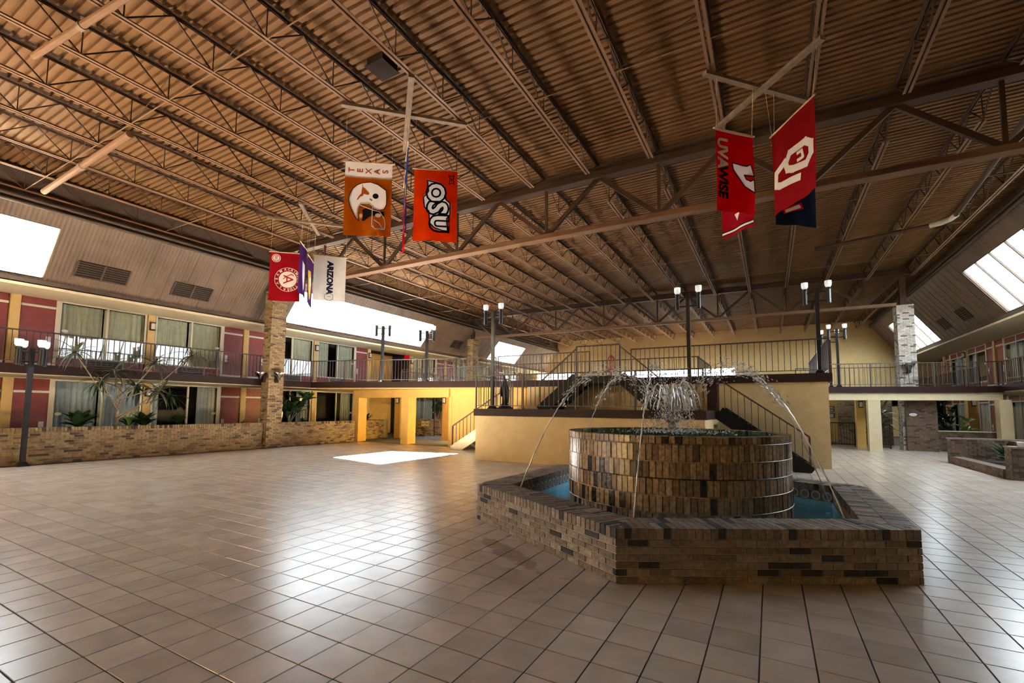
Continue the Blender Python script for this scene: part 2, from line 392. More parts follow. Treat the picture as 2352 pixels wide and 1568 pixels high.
tag(tm.build('tile_field', 'tile', fl), kind='stuff')
cpt = MB().box(-20, -8.4, 15.95, 26, -.02, .002).build('floor_carpet', 'carpet'); tag(cpt, 'blue grey carpet under the gallery', kind='structure')

# ---- roof: fluted steel deck, open-web joists, trusses
rb = MB(); prof = []
y = Y0
while y < Y1:
    prof += [(y, 0), (y+.088, 0), (y+.096, .055), (y+.144, .055)]; y += .152
prof.append((Y1, 0)); k = len(prof)
for xx in (-17.36, 6.36):
    for yy, zz in prof: rb.v.append((xx, yy, ZD+zz))
for i in range(k-1): rb.f.append((i, i+1, k+i+1, k+i))
rb.box(-17.36, 6.36, Y0, Y1+.2, ZD+.10, ZD+.2)
ceil = rb.build('ceiling', 'roof_deck'); tag(ceil, 'brown painted fluted steel roof deck', kind='structure')
JX = [-17.2+1.5*i for i in range(17)]
BAY = [(-3.1, 11.15), (11.15, 25.4), (25.4, 39.5)]
L = 14.05
tc_, bc_, wb_ = MB(), MB(), MB()
for sx in (-1, 1):
    tc_.box(sx*.012, sx*.055, 0, L, .575, .582).box(sx*.012, sx*.018, 0, L, .535, .582)
    bc_.box(sx*.012, sx*.062, .75, L-.75, 0, .008).box(sx*.012, sx*.02, .75, L-.75, 0, .05)
n = 20; st = (L-1.5)/n
wb_.bar((0, .05, .56), (0, .75, .03), .022, .022); wb_.bar((0, L-.05, .56), (0, L-.75, .03), .022, .022)
for i in range(n):
    a, b_ = .75+st*i, .75+st*(i+1)
    if i % 2 == 0: wb_.bar((0, a, .03), (0, b_, .56), .022, .022); wb_.bar((0, a, .03), (0, a, .56), .016, .016)
    else: wb_.bar((0, a, .56), (0, b_, .03), .022, .022)
mt, mb_, mw = tc_.mesh('top_chord', 'girder_steel'), bc_.mesh('bottom_chord', 'roof_steel'), wb_.mesh('web', 'girder_steel')
for y0, y1 in BAY:
    for x in JX:
        if x > 5.6: continue
        o = bpy.data.objects.new('roof_joist', mb_); link(o, ceil); o.location = (x, y0+.1, 7.3)
        for nm, me in (('top_chord', mt), ('web', mw)):
            q = bpy.data.objects.new(nm, me); link(q, o)
for y0, y1 in BAY:                                # bridging rods between the joists
    for t in (.27, .5, .73):
        b = MB(); yy = y0+(y1-y0)*t
        b.tube([(-17.2, yy, 7.31), (5.4, yy, 7.31)], .011, 6); b.build('bridging_rod', 'roof_steel', ceil)
        b = MB()
        for x in JX[:-2:2]: b.tube([(x, yy+.03, 7.33), (x+1.5, yy+.03, 7.85)], .008, 5)
        b.build('cross_brace', 'girder_steel', ceil)
for gy in (-3.1, 11.15, 25.4):
    g = MB().box(-17.5, 5.4, gy-.13, gy+.13, 7.56, 7.60).box(-17.5, 5.4, gy-.02, gy+.02, 7.6, 7.82).box(-17.5, 5.4, gy-.13, gy+.13, 7.79, 7.83).build('truss', 'girder_steel', ceil)
    MB().box(-17.0, 4.9, gy-.13, gy+.13, 6.2, 6.225).box(-17.0, 4.9, gy-.09, gy-.075, 6.2, 6.34).box(-17.0, 4.9, gy+.075, gy+.09, 6.2, 6.34).build('bottom_chord', 'roof_steel', g)
    for i in range(-1, 15):
        x = -17.2+1.5*i; 
        if x < -17.3 or x > 5: continue
        up = i % 2 == 1
        x2 = min(x+1.5, 5.2)
        za, zb = (7.6, 6.3) if up else (6.3, 7.6)
        if i == 0: za, zb = 7.6, 6.3
        MB().bar((x, gy, za), (x2, gy, zb), .11, .075, (0, 1, 0)).build('diagonal', 'girder_steel', g)
        if up is False: MB().bar((x, gy, 6.3), (x, gy, 7.6), .07, .05).build('vertical', 'girder_steel', g)

# ---- sloping upper walls with skylights: plane through (-18.6,5.3)-(-17.5,6.6) left and mirrored shape right
def slope(side, xb, zb, xt, zt, lip_x, lights, name, label, vents):
    d = 1 if side == 'left' else -1                # inward direction
    top = (xb+(xt-xb)*1.28, zb+(zt-zb)*1.28); bot = (xb-(xt-xb)*.12, zb-(zt-zb)*.12)
    def P(s): return (xb+(xt-xb)*s, zb+(zt-zb)*s)
    n = Vector((d*(zt-zb), 0, -d*(xt-xb))).normalized()
    if n.x*d < 0: n = -n
    w = MB(); th = -n*.12
    def panel(y0, y1, s0, s1):
        a, b = P(s0), P(s1); c = Vector(((a[0]+b[0])/2, (y0+y1)/2, (a[1]+b[1])/2))+th/2
        h = Vector((b[0]-a[0], 0, b[1]-a[1]))/2
        w.obox(c, (0, (y1-y0)/2, 0), h, n*.06)
    ys = [Y0]+[v for l in lights for v in l]+[Y1]
    for i in range(0, len(ys), 2): panel(ys[i], ys[i+1], -.12, 1.28)
    for a, b in lights: panel(a, b, -.12, 0); panel(a, b, 1, 1.28)
    wall = w.build(name, 'siding'); tag(wall, label, kind='structure')
    # battens, lower lip, upper strip to the roof, edge beam
    for y in [Y0+.61*i for i in range(int((Y1-Y0)/.61))]:
        if any(a-.1 < y < b+.1 for a, b in lights): continue
        a, b = P(-.05), P(1.2)
        MB().bar(Vector((a[0], y, a[1]))+n*.006, Vector((b[0], y, b[1]))+n*.006, .025, .012, n).build('batten', 'siding', wall)
    b0 = P(-.12)
    MB().prism([(b0[0]-d*.05, Y0), (lip_x, Y0), (lip_x, Y1), (b0[0]-d*.05, Y1)], 5.0, 5.1).box(*sorted((lip_x, lip_x-d*.06)), Y0, Y1, 5.0, 5.22).build('eave_lip', 'eave_metal', wall)
    tp = P(1.28)
    MB().box(*sorted((tp[0]-d*.18, tp[0]-d*.1)), Y0, Y1, tp[1]-.12, 8.05).build('upper_strip', 'eave_metal', wall)
    MB().box(*sorted((tp[0]-d*.14, tp[0]+d*.02)), Y0, Y1, tp[1]-.02, tp[1]+.05).build('ledge', 'eave_metal', wall)
    for q in (-.05, .10): MB().tube([(tp[0]+d*.07, Y0, tp[1]+q), (tp[0]+d*.07, Y1, tp[1]+q)], .045, 8).build('edge_tube', 'eave_metal', wall)
    for y0, y1, s0, s1 in vents:
        a, b = P(s0), P(s1); v = MB(); c = Vector(((a[0]+b[0])/2, (y0+y1)/2, (a[1]+b[1])/2)); h = Vector((b[0]-a[0], 0, b[1]-a[1]))/2
        v.obox(c+n*.01, (0, (y1-y0)/2, 0), h, n*.01); vo = v.build('vent', 'vent_dark', wall)
        for i in range(7):
            t = -1+2*(i+.5)/7
            MB().obox(c+h*t+n*.03, (0, (y1-y0)/2-.03, 0), h*.045, n*.012).build('louvre', 'eave_metal', vo)
        for t in (-1, 0, 1): MB().obox(c+Vector((0, (y1-y0)/2*t, 0))+n*.03, (0, .02, 0), h, n*.014).build('vent_frame', 'eave_metal', vo)
    for k, (y0, y1) in enumerate(lights):
        global WN
        WN += 1
        a, b = P(0), P(1); wo = thing('window_%d' % WN, 'bright sloping skylight band in the %s upper wall, %s' % (side, lightnames[side][k]), None, (a[0], y0, a[1]), kind='structure')
        h = Vector((b[0]-a[0], 0, b[1]-a[1]))/2; c0 = Vector(((a[0]+b[0])/2, 0, (a[1]+b[1])/2))-n*.06
        nb = max(1, round((y1-y0)/1.2)); st = (y1-y0)/nb
        for i in range(nb):
            yc = y0+st*(i+.5)
            MB().obox(c0+Vector((0, yc, 0)), (0, st/2-.012, 0), h, n*.004).build('pane', 'skylight_glass', wo)
        for i in range(nb+1):
            MB().obox(c0+Vector((0, y0+st*i, 0)), (0, .014 if side == 'left' else .03, 0), h, n*.03).build('glazing_bar', 'frame_white' if side == 'left' else 'eave_metal', wo)
        for q in (-1, 1): MB().obox(c0+h*q+Vector((0, (y0+y1)/2, 0)), (0, (y1-y0)/2, 0), h.normalized()*.035, n*.05).build('sash', 'eave_metal', wo)
        c = c0+Vector((0, (y0+y1)/2, 0))-n*.1
        portal(c.x, c.y, c.z, n, (0, 1, 0), y1-y0, h.length*2)
    # soffit over the gallery
WN = 0
lightnames = dict(left=['nearest at the far left edge', 'behind the white flag', 'farthest by the yellow end wall'], right=['nearest at the right edge', 'behind the far brick column'])
slope('left', -18.6, 5.3, -17.5, 6.62, -18.45, [(-7.0, 4.89), (12.64, 21.72), (29.3, 33.6)], 'wall_left_upper', 'brown ribbed sloping upper wall on the left with vents and skylights',
      [(5.5, 6.8, .18, .5), (8.1, 9.35, .18, .5), (24.3, 25.3, .25, .6)])
slope('right', 7.75, 5.3, 6.55, 7.0, 7.6, [(11.5, 23.6), (31.2, 36.5)], 'wall_right_upper', 'brown ribbed sloping upper wall on the right with square vents',
      [(26.0, 27.0, .18, .46), (28.6, 29.5, .18, .46)])
s = MB().box(X_L-.3, -18.4, Y0, Y1, 4.98, 5.06).build('ceiling_left_gallery', 'trim_cream'); tag(s, 'cream soffit above the left gallery', kind='structure')
s = MB().box(7.55, X_R+.3, Y0, Y1, 4.98, 5.06).build('ceiling_right_gallery', 'trim_cream'); tag(s, 'cream soffit above the right gallery', kind='structure')
# outer roof over the rooms, wall behind the camera, far wall
s = MB().box(X_L-4, X_L-.0, Y0, Y1, 5.06, 5.2).box(X_R, X_R+4, Y0, Y1, 5.06, 5.2).build('ceiling_rooms', 'room_dark'); tag(s, 'flat roof over the guest rooms', kind='structure')
s = MB().box(X_L-3, X_R+3, Y0-.2, Y0, 0, 8.2).build('wall_front', 'stucco'); tag(s, 'stucco wall behind the viewer', kind='structure')
wb = MB().box(-19.5, 8.2, Y1, Y1+.25, 4.95, 8.2).box(-15.2, -11.2, Y1, Y1+.25, 2.0, 4.95).box(-2.3, 8.2, Y1, Y1+.25, 2.0, 4.95).box(-23, 12.5, Y1, Y1+.25, 0, 2.75).box(-23, -19.4, Y1, Y1+.25, 0, 5.3).box(8.1, 12.5, Y1, Y1+.25, 0, 5.3)
s = wb.build('wall_back', 'stucco_end_lit'); tag(s, 'yellow far end wall above the bright windows', kind='structure')
for xa, xb, nn, lb in ((-19.4, -15.2, 3, 'bright far windows left of the red wire ornament'), (-11.2, -2.3, 6, 'bright band of far windows right of the red wire ornament')):
    WN += 1; wo = thing('window_%d' % WN, lb, None, (xa, Y1, 2.75), kind='structure'); st = (xb-xa)/nn
    for i in range(nn+1):
        x0 = xa+st*i
        if i < nn: MB().box(x0+.03, x0+st-.03, Y1+.1, Y1+.11, 2.8, 4.92).build('pane', 'skylight_glass', wo)
        MB().box(x0-.03, x0+.03, Y1+.05, Y1+.16, 2.75, 4.95).build('mullion', 'frame_white', wo)
    portal((xa+xb)/2, Y1+.3, 3.85, (0, -1, 0), (1, 0, 0), xb-xa, 2.2)

# ---- guest-room fronts
PIL = [-2.42, 1.155, 4.73, 8.305, 11.88, 15.455, 19.03, 22.605, 26.18, 29.755, 33.33, 36.905]
DN = 0
def wavy(y0, y1, z0, z1, x, amp=.03, per=.16, flare=0):
    ph = random.random()*6; n = max(6, int((y1-y0)/per*6))
    def fn(u, v):
        y = y0+(y1-y0)*u
        return (x+amp*math.sin(y/per*6.283+ph+.8*math.sin(y*3))*(.6+.4*v), y, z1-(z1-z0)*v)
    return MB().sheet(fn, n, 2)
def guest_front(xw, d, y0, y1, door_first, z0, upper, names, closed=True, right=False):
    """one room front between two pilasters; d = +1 when it looks towards +x"""
    global DN, WN
    zt = z0+2.28 if upper else 2.42
    def bx(a, b, ya, yb, za, zb): return MB().box(min(xw+d*a, xw+d*b), max(xw+d*a, xw+d*b), ya, yb, za, zb)
    dw = .80
    dy0, dy1 = (y0+.02, y0+.02+dw) if door_first else (y1-.02-dw, y1-.02)
    wy0, wy1 = (dy1+.09, y1-.03) if door_first else (y0+.03, dy0-.09)
    DN += 1
    do = thing('door_%d' % DN, names[0], None, (xw, (dy0+dy1)/2, z0), kind='structure')
    bx(-.05, -.01, dy0, dy1, z0, z0+1.98).build('door_panel', 'red_panel', do)
    bx(-.05, -.01, dy0, dy1, z0+2.05, zt).build('transom_panel', 'red_panel', do)
    bx(-.06, .01, dy0, dy1, z0+1.98, z0+2.05).build('transom_bar', 'frame_white', do)
    py = dy1 if door_first else dy0
    bx(-.06, .02, min(py, py+(.09 if door_first else -.09)), max(py, py+(.09 if door_first else -.09)), z0, zt).build('jamb', 'frame_white', do)
    ly = dy1-.13 if door_first else dy0+.13
    lk = bx(-.01, .006, ly-.06, ly+.06, z0+.78, z0+1.08).build('lock_plate', 'kick_plate', do)
    MB().tube([(xw+d*.006, ly, z0+.88), (xw+d*.05, ly, z0+.88), (xw+d*.05, ly-(.09 if door_first else -.09), z0+.88)], .012, 6).build('handle', 'dark_brown', lk)
    if upper: bx(-.01, .004, dy0+.02, dy1-.02, z0+.02, z0+.26).build('kick_plate', 'kick_plate', do)
    WN += 1
    zs = z0+.49 if upper else z0+.06
    wo = thing('window_%d' % WN, names[1], None, (xw, (wy0+wy1)/2, z0), kind='structure')
    ym = wy0+(wy1-wy0)*.52
    zw = zt-.28 if right else zt-.04
    for a, b in ((wy0, wy0+.045), (ym-.03, ym+.03), (wy1-.045, wy1)): bx(-.05, .015, a, b, zs, zt).build('frame_post', 'frame_white', wo)
    bx(-.05, .015, wy0, wy1, zs-.05, zs).build('sill', 'frame_white', wo); bx(-.05, .01, wy0, wy1, zt-.04, zt).build('head', 'frame_white', wo)
    if right:
        bx(-.05, .015, wy0, wy1, zw-.05, zw).build('transom_bar', 'frame_white', wo)
        for a, b in ((wy0+.045, ym-.03), (ym+.03, wy1-.045)): bx(-.05, -.01, a, b, zw, zt-.04).build('transom_panel', 'red_panel', wo)
    for a, b in ((wy0+.045, ym-.03), (ym+.03, wy1-.045)):
        bx(-.03, -.024, a, b, zs, zw).build('pane', 'window_glass', wo)
    cm = 'curtain' if upper else random.choice(['curtain_pale', 'curtain_blue'])
    if right: cm = random.choice(['curtain_pale', 'curtain_blue'])
    spans = closed if isinstance(closed, list) else [(0, .49), (.51, 1)] 
    for a, b in spans:
        wavy(wy0+(wy1-wy0)*a, wy0+(wy1-wy0)*b, zs, zw, xw-d*.2, .035).build('curtain', cm, wo, smooth=True)
    if upper:
        t1, t2 = wy0+(wy1-wy0)*.32, wy0+(wy1-wy0)*.74
        for a, b, mm, nm in ((wy0, t1, 'red_panel', 'apron_panel'), (t1, t2, 'grey_panel', 'air_conditioner'), (t2, wy1, 'red_panel', 'apron_panel')):
            q = bx(-.05, 0 if nm != 'air_conditioner' else .02, a+.02, b-.02, z0, zs-.05).build(nm, mm, wo)
            if nm == 'air_conditioner':
                for i in range(5): bx(.02, .028, a+.06, b-.06, z0+.06+.07*i, z0+.085+.07*i).build('slat', 'dark_brown', q)
        for t in (t1, t2): bx(-.05, .01, t-.02, t+.02, z0, zs-.05).build('divider', 'frame_white', wo)
    yy = wy0+.16 if door_first else wy1-.16
    pl = MB(); pl.lathe([(.001, 0), (.085, 0), (.085, .004), (.001, .004)], n=16, sy=.6)
    rot = [(xw+d*(.0+v[2]), yy+v[0], z0+1.32+v[1]) for v in pl.v]; pl.v = rot
    pl.build('number_plate', 'white_paint', wo)
def wing(side):
    d = 1 if side == 'left' else -1; xw = X_L if side == 'left' else X_R
    w = MB()
    w.box(*sorted((xw-d*2.2, xw-d*2.0)), Y0, Y1, 0, 5.1)
    wall = w.build('wall_'+side, 'room_dark'); tag(wall, 'room fronts of the %s wing behind the red doors' % side, kind='structure')
    MB().box(*sorted((xw-d*2, xw)), Y0, Y1, 2.42, Z2-.01).build('floor_band', 'trim_cream', wall)
    for i, y in enumerate(PIL):
        if side == 'left' and y > 20 and y < 22.9: pass
        for z0, z1 in ((0, 2.42), (Z2, 4.98)):
            MB().box(*sorted((xw-d*.08, xw+d*.05)), y-.115, y+.115, z0, z1).build('pilaster', 'pilaster_paint', wall)
            MB().box(*sorted((xw-d*2.0, xw-d*.06)), y-.06, y+.06, z0, z1).build('party_wall', 'room_dark', wall)
    for i in range(len(PIL)-1):
        a, b = PIL[i]+.115, PIL[i+1]-.115
        df = (i % 2 == 0)
        if b < -1 or (side == 'right' and b < 14): 
            MB().box(*sorted((xw-d*.06, xw)), a, b, 0, 5).build('plain_panel', 'stucco', wall); continue
        if side == 'left' and i == 6:
            MB().box(xw-1.6, xw-1.5, a, b, 0, 5).build('recess_wall', 'stucco', wall)
            for z_ in (Z2-.01,): MB().box(xw-1.5, xw, a, b, z_-.1, z_).build('recess_floor', 'deck_top', wall)
            continue
        for up in (False, True):
            fl_ = 'upper' if up else 'ground'
            where = ['leftmost', 'second', 'third', 'fourth', 'fifth', 'sixth', 'seventh', 'eighth', 'ninth', 'tenth', 'eleventh', 'twelfth'][max(i-1, 0)] if side == 'left' else ['first', 'second', 'third', 'fourth', 'fifth', 'sixth', 'seventh', 'eighth', 'ninth'][max(i-4, 0)]
            base = '%s room from the near end of the %s wing, %s floor' % (where, side, fl_)
            cl = True
            if side == 'left' and not up and i == 3: cl = [(0, .14), (.70, 1)]
            if side == 'left' and up and i == 4: cl = [(0, .40), (.56, 1)]
            if side == 'left' and up and i == 5: cl = [(0, .33), (.55, 1)]
            if side == 'left' and not up and i in (4, 5): cl = [(.72, 1)]
            if side == 'right' and up and i % 2: cl = [(0, .3), (.8, 1)]
            guest_front(xw, d, a, b, df if side == 'left' else not df, Z2 if up else 0, up, ('red door of the '+base, 'curtained window of the '+base), cl, side == 'right')
wing('left'); wing('right')

# ---- brick columns with steel stubs
def column(x0, x1, y0, y1, label, faces, limit, bm='brick_tan'):
    t = thing('brick_column', label, 'column', ((x0+x1)/2, (y0+y1)/2, 0))
    core = MB().box(x0+.012, x1-.012, y0+.012, y1-.012, 0, 6.25).build('core', 'mortar', t)
    sp = []
    if 's' in faces: sp += brick_face((x0, y0+.012, 0), (1, 0, 0), (0, -1, 0), x1-x0, 6.25, proud=.012)
    if 'e' in faces: sp += brick_face((x1-.012, y0, 0), (0, 1, 0), (1, 0, 0), y1-y0, 6.25, proud=.012, shift=1)
    if 'w' in faces: sp += brick_face((x0+.012, y1, 0), (0, -1, 0), (-1, 0, 0), y1-y0, 6.25, proud=.012, shift=1)
    emit(sp, core, bm, 'brick', limit, 0)
    xm, ym = (x0+x1)/2, (y0+y1)/2
    MB().box(xm-.11, xm+.11, ym-.1, ym-.085, 6.25, 7.7).box(xm-.11, xm+.11, ym+.085, ym+.1, 6.25, 7.7).box(xm-.012, xm+.012, ym-.09, ym+.09, 6.25, 7.7).build('steel_stub', 'girder_steel', t)
    return t
column(-17.66, -17.2, 11.15, 11.8, 'tall tan brick column beside the left planter', 'se', 300)
column(-17.66, -17.2, 25.4, 26.05, 'distant brick column left of the far lamps on the gallery', 'se', 0)
column(4.9, 5.5, 25.4, 26.1, 'pale brick column on the right carrying the far roof truss', 'sw', 120, 'brick_skylit')
# ================================================================ GALLERIES, PLATFORMS, STAIRS, RAILINGS
BAL = {}
def bal_mesh(h, mat='rail_metal', w=.016):
    k = (round(h, 3), mat, w)
    if k not in BAL: BAL[k] = MB().box(-w/2, w/2, -w/2, w/2, 0, h).mesh('baluster', mat)
    return BAL[k]
def railing(label, runs, h=.97, post=1.9, gap=.125, mat='rail_metal', lo=.10, name='railing', group=None, fine=True):
    """runs: list of ((x,y,z),(x,y,z)) foot lines; level or sloping"""
    t = thing(name, label, 'railing', runs[0][0], group=group)
    for p, q in runs:
        p, q = Vector(p), Vector(q); d = q-p; Lh = d.length
        up = Vector((0, 0, h)); u2 = Vector((0, 0, lo))
        MB().bar(p+up, q+up, .05, .035).build('top_rail', mat, t)
        MB().bar(p+u2, q+u2, .03, .02).build('bottom_rail', mat, t)
        n = max(1, round(Lh/post))
        for i in range(n+1):
            c = p+d*(i/n); M = Matrix.Translation(c); piece('post', bal_mesh(h, mat, .04), t, M)
        m = max(1, round(Lh/gap))
        if fine:
            for i in range(1, m):
                c = p+d*(i/m)+u2; piece('baluster', bal_mesh(h-lo, mat), t, Matrix.Translation(c))
        else:
            b = MB()
            for i in range(1, m):
                c = p+d*(i/m); b.box(c.x-.008, c.x+.008, c.y-.008, c.y+.008, c.z+lo, c.z+h)
            tag(b.build('baluster_row', mat, t), kind='stuff')
    return t
XE = -17.85                                       # edge of the left gallery
# left gallery slab
t = thing('gallery_deck', 'second floor walkway slab along the left wing', 'walkway', (-19, 0, Z2))
MB().box(X_L+.06, XE, Y0+.02, Y1-.02, Z2-.2, Z2).build('slab', 'deck_top', t)
MB().box(X_L+.06, XE-.02, Y0+.02, Y1-.02, Z2-.26, Z2-.2).build('soffit', 'trim_cream', t)
MB().box(XE, XE+.05, Y0+.02, 13.55, Z2-.24, Z2+.02).build('fascia', 'dark_brown', t)
railing('dark steel railing along the left second floor walkway', [((XE, -2.5, Z2), (XE, 13.55, Z2))], h=.95, gap=.14)
railing('far left gallery railing beyond the bridge', [((XE, 19.3, Z2), (XE, 38.5, Z2))], h=.95, gap=.16, fine=False)
# right gallery slab
t = thing('gallery_deck', 'second floor walkway slab along the right wing', 'walkway', (8.6, 0, Z2))
MB().box(8.0, X_R-.06, Y0+.02, Y1-.02, Z2-.2, Z2).build('slab', 'deck_top', t); MB().box(8.02, X_R-.06, Y0+.02, Y1-.02, Z2-.26, Z2-.2).build('soffit', 'trim_cream', t)
MB().box(7.95, 8.0, Y0+.02, Y1-.02, Z2-.24, Z2+.02).build('fascia', 'dark_brown', t)
railing('railing on the right gallery between the red doors and the bridge', [((8.0, 14.0, Z2), (8.0, 25.6, Z2))], h=.95, gap=.16, fine=False)
railing('far right gallery railing behind the brick column', [((8.0, 27.5, Z2), (8.0, 38.5, Z2))], h=.95, gap=.16, fine=False)
# the big deck at second-floor level: slanting left part, straight middle, block on the right
PF = 15.85
t = thing('upper_deck', 'broad second floor deck behind the fountain with dark brown edge', 'deck', (-8, 17, Z2))
poly = [(XE, 13.55), (-9.5, 15.7), (-9.5, PF), (1.5, PF), (1.5, 23.6), (-2.4, 23.6), (-2.4, 19.1), (XE, 19.1)]
MB().prism(poly, Z2-.22, Z2).build('slab', 'deck_top', t)
f = MB(); f.bar((XE, 13.55, Z2-.11), (-9.5, 15.72, Z2-.11), .06, .26); f.build('fascia', 'dark_brown', t)
MB().box(-9.5, 1.56, PF-.05, PF, Z2-.24, Z2+.01).box(1.5, 1.56, PF, 23.6, Z2-.24, Z2+.01).build('fascia', 'dark_brown', t)
MB().prism([(XE+.1, 13.75), (-9.5, 15.85), (-8.3, 15.95), (-8.3, 19.0), (XE+.1, 19.0)], Z2-.27, Z2-.22).build('soffit', 'stucco', t)
railing('slanting railing on the left part of the upper deck', [((XE, 13.55, Z2), (-9.5, 15.68, Z2))], h=.95, gap=.14)
railing('railing along the upper deck left of the twin stairs', [((-9.5, PF, Z2), (-5.65, PF, Z2))], h=1.0, gap=.14)
railing('railing on the upper deck right of the twin stairs, up to the corner lamp', [((-4.15, PF, Z2), (1.5, PF, Z2))], h=1.0, gap=.155, post=2.8)
railing('side railing running back from the right corner of the upper deck', [((1.5, PF, Z2), (1.5, 23.4, Z2))], h=1.0, gap=.2)
railing('rear railing of the upper deck', [((XE+.3, 19.05, Z2), (-2.4, 19.05, Z2))], h=1.0, gap=.16, fine=False)
railing('short rear railing of the right deck block', [((-2.4, 19.05, Z2), (-2.4, 23.5, Z2))], h=1.0, gap=.2, fine=False)
railing('farthest railing before the bright end windows', [((-17.8, 33.5, Z2), (3.0, 33.5, Z2))], h=1.0, gap=.25, fine=False)
b_ = thing('far_deck', 'far second floor deck before the bright end windows', 'deck', (-8, 36, Z2)); MB().box(XE+.02, 3.2, 33.4, Y1-.02, Z2-.25, Z2).build('slab', 'deck_top', b_)
# yellow walls, beam and pillars under the deck
t = thing('passage_wall', 'yellow stucco pillared front under the left deck', 'wall', (-13, 16, 0))
MB().box(-17.62, -11.9, 15.8, 16.3, 2.08, Z2-.27).build('beam', 'stucco', t)
MB().box(-11.9, -8.2, 15.9, 16.3, 0, Z2-.27).build('wall_panel', 'stucco', t)
for x0, x1 in ((-17.62, -17.25), (-14.55, -14.13)): MB().box(x0, x1, 15.8, 16.32, 0, 2.08).build('pillar', 'stucco', t)
for x0, x1 in ((-17.6, -17.2), (-14.4, -13.9)): MB().box(x0, x1, 18.6, 19.0, 0, Z2-.27).build('rear_pillar', 'stucco', t)
MB().box(-11.95, -11.8, 15.88, 15.9, 0, 2.1).build('door_edge', 'stucco', t)
s = MB().box(-21.8, -11.9, 25.6, 25.8, 0, 2.42).box(-11.9, -11.7, 16.32, 25.8, 0, 2.42).build('wall_passage_back', 'stucco'); tag(s, 'shaded yellow wall at the end of the ground floor passage', kind='structure')

# ---- lower platform in front of the deck
t = thing('lower_platform', 'tan stucco platform with dark brown top edge behind the fountain', 'platform', (-4.8, 14, 0))
MB().box(-8.22, -1.43, 12.35, PF, 0, 1.4).build('base', 'stucco_tan', t)
MB().box(-8.27, -1.39, 12.30, PF, 1.38, 1.6).build('edge_band', 'dark_brown', t)
MB().box(-8.2, -1.46, 12.4, PF, 1.6, 1.605).build('top', 'deck_top', t)
railing('railing along the front of the lower platform', [((-8.22, 12.36, 1.6), (-1.45, 12.36, 1.6)), ((-8.22, 12.36, 1.6), (-8.22, 14.6, 1.6))], h=1.05, gap=.15, post=1.9)
t = thing('upper_block', 'tan stucco wall block under the right end of the upper deck', 'wall', (0, 18, 0))
MB().box(-1.45, 1.46, PF, 23.5, 0, Z2-.22).build('wall_panel', 'stucco_tan', t)
MB().box(-8.18, -1.47, PF+.02, 19.0, 0, Z2-.22).build('rear_panel', 'stucco_tan', t)
MB().box(-1.74, -1.47, PF-.12, PF+.02, 1.6, Z2).build('dark_post', 'dark_brown', t)
# ---- stairs
def stairs(label, x0, z0, x1, z1, y0, y1, mat='black_paint', side='both', rail=None):
    t = thing('staircase', label, 'stairs', (x0, (y0+y1)/2, z0))
    n = max(2, round(abs(z1-z0)/.178)); d = Vector((x1-x0, 0, z1-z0))
    for y in (y0, y1): MB().bar((x0, y, z0-.05), (x1, y, z1-.05), .05, .38).build('stringer', mat, t)
    for i in range(n):
        a = x0+(x1-x0)*i/n; b = x0+(x1-x0)*(i+1)/n; z = z0+(z1-z0)*(i+1)/n if z1 > z0 else z0+(z1-z0)*i/n
        MB().box(min(a, b)-.02, max(a, b), y0+.025, y1-.025, z-.05, z).build('tread', 'black_paint', t)
    for y in (rail or (y0,)):
        rr = railing_parts(t, Vector((x0, y, z0)), Vector((x1, y, z1)))
    return t
def railing_parts(t, p, q, h=.92, gap=.17, mat='rail_metal'):
    d = q-p
    MB().bar(p+Vector((0, 0, h)), q+Vector((0, 0, h)), .045, .04).build('handrail', mat, t)
    n = max(2, round(abs(d.x)/gap) if abs(d.x) > .1 else round(d.length/gap))
    for i in range(n+1): piece('baluster' if 0 < i < n else 'newel', bal_mesh(h, mat, .016 if 0 < i < n else .045), t, Matrix.Translation(p+d*(i/n)))
stairs('dark stairs rising to the left side of the landing behind the fountain', -6.9, 1.6, -5.55, Z2, 14.3, 15.5)
stairs('dark stairs falling from the right side of the landing behind the fountain', -4.1, Z2, -2.85, 1.6, 14.3, 15.5)
t = thing('stair_landing', 'small dark landing between the twin stairs', 'landing', (-4.8, 15, Z2))
MB().box(-5.58, -4.08, 14.25, PF-.06, Z2-.25, Z2-.03).build('landing_edge', 'black_paint', t); MB().box(-5.55, -4.1, 14.28, PF-.06, Z2-.03, Z2).build('landing_top', 'deck_top', t)
railing_parts(t, Vector((-5.55, 14.3, Z2)), Vector((-4.1, 14.3, Z2)), .98, .145)
stairs('black stairs descending to the right beside the fountain', -1.3, 1.6, .87, .02, 14.5, 15.6)
stairs('tan stairs rising to the left end of the lower platform', -11.0, 0, -8.3, 1.6, 14.9, 15.75, 'trim_cream')

# ---- bridge on the right with white beam and pillars
ZB = 2.66
A, B = Vector((1.56, 23.75, 0)), Vector((8.0, 25.2, 0)); dv = (B-A).normalized(); nv = Vector((dv.y, -dv.x, 0))
t = thing('bridge_deck', 'right hand bridge with dark edge over a pale beam', 'bridge', (4.8, 25.3, ZB))
back = [tuple((B-nv*2.2)[:2]), tuple((A-nv*2.2)[:2])]
MB().prism([tuple(A[:2]), tuple(B[:2])]+back, ZB-.22, ZB-.02).build('slab', 'deck_top', t)
MB().bar(A+Vector((0, 0, ZB-.12)), B+Vector((0, 0, ZB-.12)), .06, .25).build('edge_band', 'dark_brown', t)
MB().bar(A-nv*.2+Vector((0, 0, ZB-.40)), B-nv*.2+Vector((0, 0, ZB-.40)), .3, .31).build('beam', 'stucco_pale', t)
railing('railing on the right hand bridge in front of the pale brick column', [(tuple(A+Vector((0, 0, ZB))), tuple(B+Vector((0, 0, ZB))))], h=.98, gap=.16)
